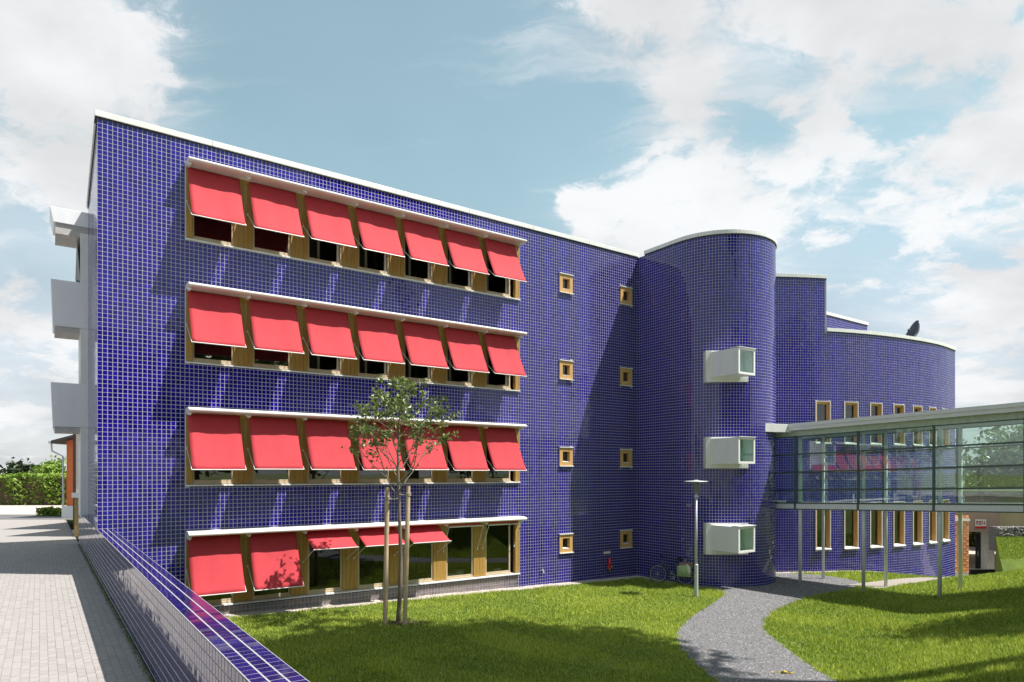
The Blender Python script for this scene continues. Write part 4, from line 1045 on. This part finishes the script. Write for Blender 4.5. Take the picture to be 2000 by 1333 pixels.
# ================================================================== GRASS, PEBBLES
def in_poly(x, y, poly):
    r = np.zeros(len(x), bool); n = len(poly); j = n - 1
    for i in range(n):
        xi, yi = poly[i]; xj, yj = poly[j]
        c = ((yi > y) != (yj > y)) & (x < (xj - xi) * (y - yi) / (yj - yi + 1e-12) + xi); r ^= c; j = i
    return r
def facade_tp(x, y): return (x - C[0]) * d1[0] + (y - C[1]) * d1[1], (x - C[0]) * nf[0] + (y - C[1]) * nf[1]
def keep_grass(x, y):
    t, p = facade_tp(x, y); b = (x - C[0]) * -wn[0] + (y - C[1]) * -wn[1]
    ok = (b > WT + .03) & ~((p < .50 + .05 * np.sin(t * 3)) & (t < LF + .3)) & ~in_poly(x + .07 * np.sin(y * 9 + 3 * np.sin(x * 4)) + rng.normal(0, .05, len(x)), y + .05 * np.sin(x * 11), GP_POLY) & ~in_poly(x + rng.normal(0, .08, len(x)), y, P2_POLY)
    ok &= ~((t > LF - .2) & (t < LF + .6) & (p < 2.4))
    ok &= np.hypot(x - TC[0], y - TC[1]) > TR + .25
    yw = np.interp(x, sm[:, 0], sm[:, 1]); ok &= ~((x > 10) & (y > yw - .30) & (x < 22.8))
    ok &= np.hypot((x - tx0 - .05) / 1.5, y - ty0 + .12) > .26 * rng.uniform(.6, 1.5, len(x))
    u = x / np.maximum(y, .1)
    return ok & (y > 8.5) & (u < .86) & (u > -.62)
def scatter(n, x0, x1, y0, y1, pw):
    v = rng.uniform(0, 1, n); y = y0 + (y1 - y0) * v ** pw; x = rng.uniform(-.62, .86, n) * y
    return x, y
x, y = scatter(760000, -12, 30, 9.0, 33, 1.25); k = keep_grass(x, y); x, y = x[k], y[k]; n = len(x)
z = ground_h(x, y); patch = np.sin(x * 1.3 + 2 * np.sin(y * .7)) * np.sin(y * 1.1 + 1.5 * np.sin(x * .9))
hgt = rng.uniform(.03, .085, n) * (1 + .35 * patch) * (1 + .35 * (x > 7)); wid = rng.uniform(.005, .010, n) * (1 + .03 * y)
a = rng.uniform(0, 6.283, n); lean = rng.uniform(.1, .9, n) * hgt; la_ = rng.uniform(0, 6.283, n)
V = np.zeros((n, 3, 3))
V[:, 0] = np.stack([x - wid * np.cos(a), y - wid * np.sin(a), z - .004], 1); V[:, 1] = np.stack([x + wid * np.cos(a), y + wid * np.sin(a), z - .004], 1)
V[:, 2] = np.stack([x + lean * np.cos(la_), y + lean * np.sin(la_), z + hgt], 1)
big = .5 + .22 * np.sin(x * .55 + y * .4) * np.sin(y * .5 - x * .2 + 1)
tint = np.clip(rng.normal(.44, .30, n) + .15 * patch + .3 * (big - .5), 0, 1); tint[rng.uniform(0, 1, n) < .05] = 1.0; dry = np.sin(x * .8 + 1.7 * np.sin(y * .45)) * np.sin(y * .9 + x * .35); tint = np.clip(tint + .18 * (dry > .55), 0, 1)
tag(np_mesh('grass', V.reshape(-1, 3), np.arange(n * 3).reshape(-1, 3), 'grass_blade', tint), 'short mown grass covering the lawn and the bank', 'grass', kind='stuff')

def pebbles(name, x, y, size, label, m='pebble', lift=0.0):
    n = len(x); z = ground_h(x, y) + lift; V = np.zeros((n, 6, 3)); s = size * rng.uniform(.6, 1.3, n); a = rng.uniform(0, 6.28, n)
    for k in range(4): V[:, k] = np.stack([x + s * np.cos(a + k * 1.571) * (1.25 if k % 2 else 1), y + s * np.sin(a + k * 1.571) * (1.25 if k % 2 else 1), z + s * .1], 1)
    V[:, 4] = np.stack([x + s * .2 * np.cos(a), y + s * .2 * np.sin(a), z + s * .75], 1); V[:, 5] = np.stack([x, y, z - s * .4], 1)
    F = ((np.arange(n) * 6)[:, None, None] + np.array([[0, 1, 4], [1, 2, 4], [2, 3, 4], [3, 0, 4]])[None]).reshape(-1, 3)
    o = np_mesh(name, V.reshape(-1, 3), F, m, np.repeat(rng.uniform(0, 1, n), 4), smooth=False)
    return tag(o, label, 'pebbles', kind='stuff')
# white pebble strip along the foot of the walls
t = rng.uniform(0, LF, 15000); p = rng.uniform(.0, .56, 15000); p += .04 * np.sin(t * 3)
x = C[0] + d1[0] * t + nf[0] * p; y = C[1] + d1[1] * t + nf[1] * p
s = rng.uniform(0, TA, 1800); q = rng.uniform(.0, .5, 1800); tx_, ty_, tnx, tny = tpath(s)
ws = rng.uniform(0, WLEN, 5000); wq = rng.uniform(0, .32, 5000); wx, wy, wnx, wny = wpath(ws)
pebbles('pebbles', np.concatenate([x, tx_ + tnx * q]), np.concatenate([y, ty_ + tny * q]), .026, 'pale pebble strip along the foot of the blue facade')
pebbles('pebbles', wx + wnx * wq, wy + wny * wq, .03, 'pale pebble strip along the foot of the curved wing')
mb = MB()
for a0 in np.arange(0, LF, .8):
    qs = [FR(a0, 0, 0), FR(min(a0 + .8, LF), 0, 0), FR(min(a0 + .8, LF), .56, 0), FR(a0, .56, 0)]
    mb.quad(*[(q[0], q[1], float(ground_h(q[0], q[1])) + .006) for q in qs])
tag(mb.build('gravel_strip', 'pale_gravel'), kind='structure')
# loose grit on the grey path
x = rng.uniform(3.6, 14, 60000); y = rng.uniform(11.5, 28.6, 60000); k = in_poly(x, y, GP_POLY) & (np.hypot(x - TC[0], y - TC[1]) > TR + .02); x, y = x[k], y[k]
attr_mat('grit', (0.06, 0.059, 0.064), (0.36, 0.35, 0.355), 0.9)
pebbles('grit', x, y, .017, 'loose grey grit on the winding path', 'grit', .012)
# dry leaves on the path
lx_, ly_ = 5.62, 13.75; V, F = leaf_faces(np.stack([lx_ + rng.normal(0, .13, 26), ly_ + rng.normal(0, .05, 26), ground_h(np.full(26, lx_), np.full(26, ly_)) + rng.uniform(.02, .05, 26)], 1), .045, 1)
attr_mat('dry_leaf', (0.30, 0.20, 0.02), (0.62, 0.48, 0.06), 0.7)
tag(np_mesh('fallen_leaves', V, F, 'dry_leaf', rng.uniform(0, 1, 26)), 'little heap of yellow fallen leaves on the grey path', 'leaves', kind='stuff')

# ================================================================== TREES BEYOND THE FRAME AND FAR BACKGROUND
def big_tree(name, base, trunk_h, crown_c, rad, n, label, cat='tree', m='leaf', leaf=.16, clumps=40, group=None):
    t = thing(name, base, label, cat, group); mb = MB()
    b = Vector(base); c = Vector(crown_c); top = Vector((c.x, c.y, c.z + rad[2] * .5))
    mb.tube([b - Vector((0, 0, .3)), b.lerp(Vector((b.x, b.y, c.z - rad[2])), .6), Vector((c.x, c.y, c.z - rad[2] * .7)), top], [.022 * trunk_h + .05, .017 * trunk_h + .04, .013 * trunk_h + .03, .03], 10)
    cs = []
    for i in range(clumps):
        d = rng.normal(0, 1, 3); d /= np.linalg.norm(d); q = np.array(c) + d * np.array(rad) * rng.uniform(.35, .95); cs.append(q)
        mb.tube([tuple(Vector((c.x, c.y, c.z - rad[2] * .6)).lerp(top, rng.uniform(0, .8))), tuple(q)], [.05, .015], 4, cap=False)
    mb.build('trunk', 'bark', t, smooth=True)
    cs = np.array(cs); idx = rng.integers(0, clumps, n); cr = np.array(rad) * 1.6 / clumps ** (1 / 3)
    pts = cs[idx] + np.clip(rng.normal(0, .5, (n, 3)), -1.0, 1.0) * cr
    V, F = leaf_faces(pts, leaf, .2); np_mesh('crown', V, F, m, np.clip(rng.normal(.45, .25, n), 0, 1), t)
    return t
big_tree('tall_tree', (15.6, 11.8, float(ground_h(15.6, 11.8))), 15, (11.9, 12.2, 22.5), (3.6, 4.2, 4.8), 30000, 'tall leafy tree on the bank right of the view shading the front lawn', leaf=.25, clumps=80)
big_tree('bank_tree', (14.2, 8.0, float(ground_h(14.2, 8.0))), 4, (14.0, 8.0, 9.5), (3.0, 2.9, 3.6), 14000, 'round tree on the bank right of the view shading the lower lawn', leaf=.2)
big_tree('bank_tree', (16.2, 15.9, float(ground_h(16.2, 15.9))), 3, (15.9, 15.7, 6.4), (1.9, 1.9, 2.2), 6000, 'small tree on the bank close to the end of the footbridge', leaf=.16)
for i, (x, y, r_) in enumerate(((32, 0.5, 5.6), (29, -7, 6.2), (23, -14, 6.0), (15, -20, 6.0), (6, -25, 6.0))):  # unseen trees, added and sized to darken the lower facade's reflections
    zg = float(ground_h(x, y))
    big_tree('unseen_tree', (x, y, zg), 7, (x, y, zg + 8.0 + .6 * math.sin(3 * i)), (r_, r_, 5.6), 9000, ('first', 'second', 'third', 'fourth', 'fifth')[i] + ' unseen leafy tree from the footbridge end, added to darken the facade reflections', leaf=.42, clumps=50, group='unseen trees added opposite the facade')

# far left: hedge, dark trimmed trees, houses
def hedge(name, x0, x1, y0, y1, z0, z1, n, m, leaf, label, wav=.15):
    h = thing(name, ((x0 + x1) / 2, (y0 + y1) / 2, z0), label, 'hedge')
    mb = MB(); mb.hexa([(x0 + .3, y0 + .3, z0), (x1 - .3, y0 + .3, z0), (x1 - .3, y1 - .3, z0), (x0 + .3, y1 - .3, z0), (x0 + .3, y0 + .3, z1 - .35), (x1 - .3, y0 + .3, z1 - .35), (x1 - .3, y1 - .3, z1 - .35), (x0 + .3, y1 - .3, z1 - .35)])
    mb.build('core', 'soil', h)
    x = rng.uniform(x0, x1, n); z = z0 + (z1 - z0) * rng.uniform(0, 1, n) ** .8 + wav * np.sin(x * 1.7) * np.sin(x * .6 + 1); y = y0 + np.abs(rng.normal(0, .35, n)) + .2 * np.sin(x * 2.3 + z)
    top = rng.uniform(0, 1, n) < .25; z = np.where(top, z1 - .1 + rng.normal(0, .07, n) + .4 * wav * np.sin(x * 1.7), z); y = np.where(top, rng.uniform(y0, y1, n), y)
    V, F = leaf_faces(np.stack([x, y, z], 1), leaf, .3); np_mesh('foliage', V, F, m, np.clip(rng.normal(.45, .28, n), 0, 1), h)
hedge('hedge', -66, -35.5, 54, 56, PAVE_Z, EYE - .05, 9000, 'hedge_leaf', .17, 'bright green clipped hedge across the forecourt at far left')
for i, x in enumerate((-48.2, -45.1, -42.2)):
    zt = EYE + .5 + .25 * math.sin(i * 2.1)
    big_tree('dark_tree', (x, 61, PAVE_Z), 2, (x, 61, PAVE_Z + (zt - PAVE_Z) * .62), (1.9, 1.3, (zt - PAVE_Z) * .42), 900, ('leftmost', 'middle', 'rightmost')[i] + ' dark evergreen tree in the row behind the green hedge', m='dark_leaf', leaf=.26, clumps=24, group='dark trees behind the hedge')
big_tree('garden_tree', (-40.6, 58.5, PAVE_Z), 2, (-40.6, 58.5, EYE + .2), (1.3, 1.2, .9), 700, 'small yellow-green tree top showing over the hedge next to the orange house', m='hedge_leaf', leaf=.2, clumps=14)
mbx = hedge('shrub', -28.9, -27.0, 40.6, 41.6, PAVE_Z, PAVE_Z + .42, 700, 'hedge_leaf', .12, 'low green shrub at the road edge before the orange house')

def house(name, label, x0, x1, y0, y1, z1, wallm, roofm, over=.5, rise=1.6, extras=None):
    h = thing(name, ((x0 + x1) / 2, y0, PAVE_Z), label, 'house')
    ID = lambda a, b, z: (a, b, z)
    mb = MB(); mb.box(ID, x0, x1, y0, y1, PAVE_Z - .1, z1); mb.build('wall', wallm, h)
    mb = MB(); ym = (y0 + y1) / 2
    mb.hexa([(x0 - over, y0 - over, z1 - .25), (x1, y0 - over, z1 + rise), (x1, y1 + over, z1 + rise), (x0 - over, y1 + over, z1 - .25), (x0 - over, y0 - over, z1 - .10), (x1, y0 - over, z1 + rise + .15), (x1, y1 + over, z1 + rise + .15), (x0 - over, y1 + over, z1 - .10)])
    mb.build('roof', roofm, h)
    mb = MB(); mb.tube([(x0 - over - .08, y0 - over, z1 - .20), (x0 - over - .08, y1 + over, z1 - .24)], .085, 8); mb.build('gutter', 'galvanised', h)
    return h
oh = house('orange_house', 'orange rendered house with dark eaves at the far end of the pavement', -26.1, -18, 39, 50, EYE + 2.0, 'orange_render', 'roof_tile', .55, 2.0)
mb = MB(); mb.tube([(-26.65, 38.5, EYE + 1.75), (-26.65, 38.55, EYE + 1.3), (-26.25, 38.9, EYE + 1.0), (-26.22, 38.92, PAVE_Z)], .05, 8); mb.build('downpipe', 'galvanised', oh)
mb = MB(); ID = lambda a, b, z: (a, b, z); mb.box(ID, -26.3, -25.5, 38.86, 38.99, PAVE_Z, PAVE_Z + .7); mb.build('plinth', 'render_grey', oh)
mb = MB(); mb.box(ID, -26.16, -26.11, 40.5, 42, PAVE_Z + 1, PAVE_Z + 2.6); mb.build('window', 'dark_timber', oh)
dh = house('timber_house', 'dark timber clad house between the orange house and the pink one', -20.45, -14, 31, 38.5, EYE + 2.2, 'dark_timber', 'roof_tile', .45, 1.0)
for a in (-2.1, -.7, .7):
    mb = MB(); mb.box(ID, -20.2, -19.9, 30.96, 30.995, EYE + a, EYE + a + .9); sh = mb.build('window', 'render_grey', dh)
    mb = MB(); mb.box(ID, -20.16, -19.94, 30.94, 30.958, EYE + a + .05, EYE + a + .85); mb.build('pane', 'lamp_glass', sh)
for q in range(12):
    mb = MB(); mb.box(ID, -20.47, -20.44, 31.1 + q * .6, 31.62 + q * .6, PAVE_Z + .2, EYE + 1.9); mb.build('board', 'dark_timber', dh)
ph = house('pink_house', 'pale pink rendered house with ochre base just behind the tiled building', -17.95, -13.6, 27.4, 30.9, EYE + 2.1, 'pink_render', 'roof_tile', .25, .6)
mb = MB(); mb.box(ID, -17.99, -16.5, 27.36, 27.398, PAVE_Z, EYE - 1.0); mb.build('base_panel', 'ochre_panel', ph)
mb = MB(); mb.box(ID, -18.05, -16.5, 27.28, 27.42, EYE - 1.0, EYE - .80); mb.build('ledge', 'galvanised', ph)
for q in range(3):
    mb = MB(); mb.box(ID, -18.9 + .3 * q, -17.2, 28.6 + .0 * q, 30.2, PAVE_Z + .18 * q, PAVE_Z + .18 * (q + 1) - .002); mb.build('step', 'concrete', ph)

# far right under the bridge: hall on columns, tiled pier, gabion, bank
GZ2 = EYE - 5.75
hall = thing('beige_hall', (28, 38, GZ2), 'beige building raised on pillars beyond the footbridge', 'building')
mb = MB(); mb.box(ID, 24.4, 27.55, 37.6, 46, EYE - 3.30, EYE - 1.2); mb.build('wall', 'brown_render', hall)
mb = MB(); mb.box(ID, 27.6, 44, 38.2, 46, EYE - 3.42, EYE - 1.25); mb.build('wall', 'beige_render', hall)
mb = MB(); mb.box(ID, 24.2, 44, 37.4, 46.2, EYE - 1.19, EYE - 1.0); mb.build('roof', 'roof_tile', hall)
mb = MB(); mb.box(ID, 27.05, 27.48, 37.9, 38.4, GZ2 - .3, EYE - 3.31); mb.build('pillar', 'concrete', hall)
mb = MB(); mb.box(ID, 27.20, 27.68, 39.0, 39.08, GZ2 - .2, EYE - 3.55); dr = mb.build('door', 'black_rubber', hall)
mb = MB(); mb.box(ID, 27.26, 27.30, 38.97, 38.995, GZ2 + .9, GZ2 + 1.2); mb.build('handle', 'galvanised', dr)
mb = MB(); mb.box(ID, 25.2, 27.4, 36.6, 36.9, GZ2 - .2, GZ2 + .46); mb.build('dark_block', 'black_rubber', hall)  # long low black block in front of the hall
sgn = thing('wall_sign', (26.5, 37.55, EYE - 2.85), 'small white and red sign on the beige wall under the footbridge', 'sign')
mb = MB(); mb.box(ID, 26.15, 26.75, 37.55, 37.58, EYE - 2.98, EYE - 2.60); mb.build('plate', 'paper', sgn)
mb = MB(); mb.box(ID, 26.15, 26.75, 37.545, 37.549, EYE - 3.10, EYE - 2.985); mb.build('red_band', 'red_paint', sgn)
mb = MB()
for (a0, a1, b0, b1) in ((.02, .05, .08, .30), (.05, .09, .24, .30), (.09, .13, .08, .30), (.18, .30, .08, .13), (.18, .22, .13, .30), (.22, .30, .25, .30), (.26, .30, .13, .25), (.35, .39, .12, .32), (.43, .52, .1, .16), (.47, .50, .16, .3)):
    mb.box(ID, 26.17 + a0, 26.17 + a1, 37.540, 37.5495, EYE - 2.98 + b0, EYE - 2.98 + b1)
mb.build('lettering', 'rust_red', sgn)
# pier clad with terracotta tiles
tpz = thing('terracotta_pier', (23.95, 35.4, GZ2), 'narrow pier clad in orange terracotta tiles at the end of the curved wing', 'pier')
mb = MB(); mb.box(ID, 23.45, 24.35, 35.5, 36.4, GZ2 - .3, EYE - 2.55); mb.build('core', 'concrete', tpz)
mb = MB(); mb.box(ID, 23.42, 24.38, 35.42, 36.45, EYE - 2.54, EYE - 2.42); mb.build('cap', 'white_metal', tpz)
mt = MB(); me_t = []
for q in range(4):
    b = MB(); b.v = []; b.hexa([(-.068, -.03, -.068), (.068, -.03, -.068), (.068, .0, -.068), (-.068, .0, -.068), (-.068, -.012, .068), (.068, -.012, .068), (.068, .0, .068), (-.068, .0, .068)])
    me = bpy.data.meshes.new('tile'); me.from_pydata(b.v, [], b.f); me.materials.append(MATS['terracotta']); at = me.attributes.new('tint', 'FLOAT', 'FACE'); at.data.foreach_set('value', [q / 3] * 6); me_t.append(me)
for i in range(6):
    for j in range(21):
        o = link('tile', me_t[(i + j) % 2 * 2 + random.randint(0, 1)], tpz); o.location = (23.525 + i * .15, 35.497, GZ2 + .55 + j * .145)
# gabion wall and bank
gb = thing('gabion_wall', (34, 33.5, GZ2), 'dark stone gabion wall above the far grass bank', 'wall')
mb = MB(); mb.box(ID, 26.15, 44, 36.0, 36.5, EYE - 4.2, EYE - 2.90); mb.build('core', 'gabion_core', gb)
mb = MB()
for q in range(640):
    x = random.uniform(26.2, 34); z = EYE - 3.6 + random.random() * .68; s = random.uniform(.05, .11); y = 36.0 - random.uniform(0, .03); i = len(mb.v)
    mb.v += [(x - s, y, z - s * .7), (x + s, y, z - s * .6), (x + s * .9, y, z + s * .7), (x - s * .8, y, z + s * .7), (x + .01, y - s * .6, z)]; tt = random.random()
    for f in ((0, 1, 4), (1, 2, 4), (2, 3, 4), (3, 0, 4)): mb.f.append(tuple(i + k for k in f)); mb.t.append(tt)
mb.build('stones', 'gabion_stone', gb, attr=True)['kind'] = 'stuff'
mb = MB(); mb.hexa([(24.7, 33.2, GZ2), (46, 33.2, GZ2), (46, 35.98, GZ2), (26.1, 35.98, GZ2), (24.95, 34.0, EYE - 4.42), (46, 34.0, EYE - 4.42), (46, 35.97, EYE - 3.46), (26.15, 35.97, EYE - 3.46)])
tag(mb.build('grass_bank', 'lawn_soil'), kind='structure')
n = 16000; v = rng.uniform(0, 1, n); x = 24.95 + 1.2 * v + rng.uniform(0, 9, n); y = 34.0 + 1.97 * v; z = EYE - 4.42 + .96 * v
hg = rng.uniform(.06, .16, n); wd_ = rng.uniform(.012, .02, n); V = np.stack([np.stack([x - wd_, y, z], 1), np.stack([x + wd_, y, z], 1), np.stack([x + rng.normal(0, .03, n), y + rng.normal(0, .02, n), z + hg], 1)], 1)
tag(np_mesh('bank_grass', V.reshape(-1, 3), np.arange(n * 3).reshape(-1, 3), 'grass_blade', np.clip(rng.normal(.5, .25, n), 0, 1)), 'longer grass on the far bank below the gabion wall', 'grass', kind='stuff')
mb = MB(); mb.quad((22.9, 34.4, GZ2 + .12), (24.2, 30.6, GZ2 + .12), (46, 30.6, GZ2 + .12), (46, 34.0, GZ2 + .12)); mb.quad((22.9, 34.42, GZ2 + .116), (28, 33.0, GZ2 + .116), (50, 52, GZ2 + .116), (22.9, 52, GZ2 + .116))
tag(mb.build('yard', 'sand'), kind='structure')
rk = thing('bike_rack', (30.6, 33.0, GZ2 + .12), 'thin steel hoop rack on the pale yard under the footbridge', 'bike rack')
for q in range(3):
    mb = MB(); x = 30.3 + .35 * q; mb.tube([(x, 33, GZ2 + .1), (x, 33, GZ2 + .6), (x + .05, 33, GZ2 + .68), (x + .2, 33, GZ2 + .68), (x + .25, 33, GZ2 + .6), (x + .25, 33, GZ2 + .1)], .018, 6); mb.build('hoop', 'galvanised', rk)
for i, (x, y, z, r_) in enumerate(((26.5, 44, EYE - 1.2, 3.0), (32, 49, EYE + .6, 3.6), (38.5, 47, EYE + .9, 3.6), (45, 46, EYE + 1.0, 3.8))):
    big_tree('background_tree', (x, y + 4, GZ2), 3, (x, y + 4, z), (r_, r_ * .8, r_ * .75), 3600, ('first', 'second', 'third', 'fourth')[i] + ' leafy tree from the curved wing, seen through the footbridge glass behind the hall', m='leaf', leaf=.28, clumps=34, group='trees behind the beige hall')

hedge('shrub_row', 27, 48, 51.0, 53.0, GZ2, EYE - 3.0, 5200, 'leaf', .2, 'loose green shrubs at the back of the yard seen under the hall')

attr_mat('petal', (0.62, 0.60, 0.50), (0.80, 0.80, 0.76), 0.7)
x, y = scatter(1500, -12, 30, 9.5, 26, 1.1); k = keep_grass(x, y); x, y = x[k], y[k]; n = len(x); k = np.sin(x * 1.1) * np.sin(y * .9 + x) > -.2; x, y = x[k], y[k]
V, F = leaf_faces(np.stack([x, y, ground_h(x, y) + .055], 1), .014, 2.0)
tag(np_mesh('daisies', V, F, 'petal', rng.uniform(0, 1, len(F))), 'tiny white daisies dotted over the lawn', 'flowers', kind='stuff')
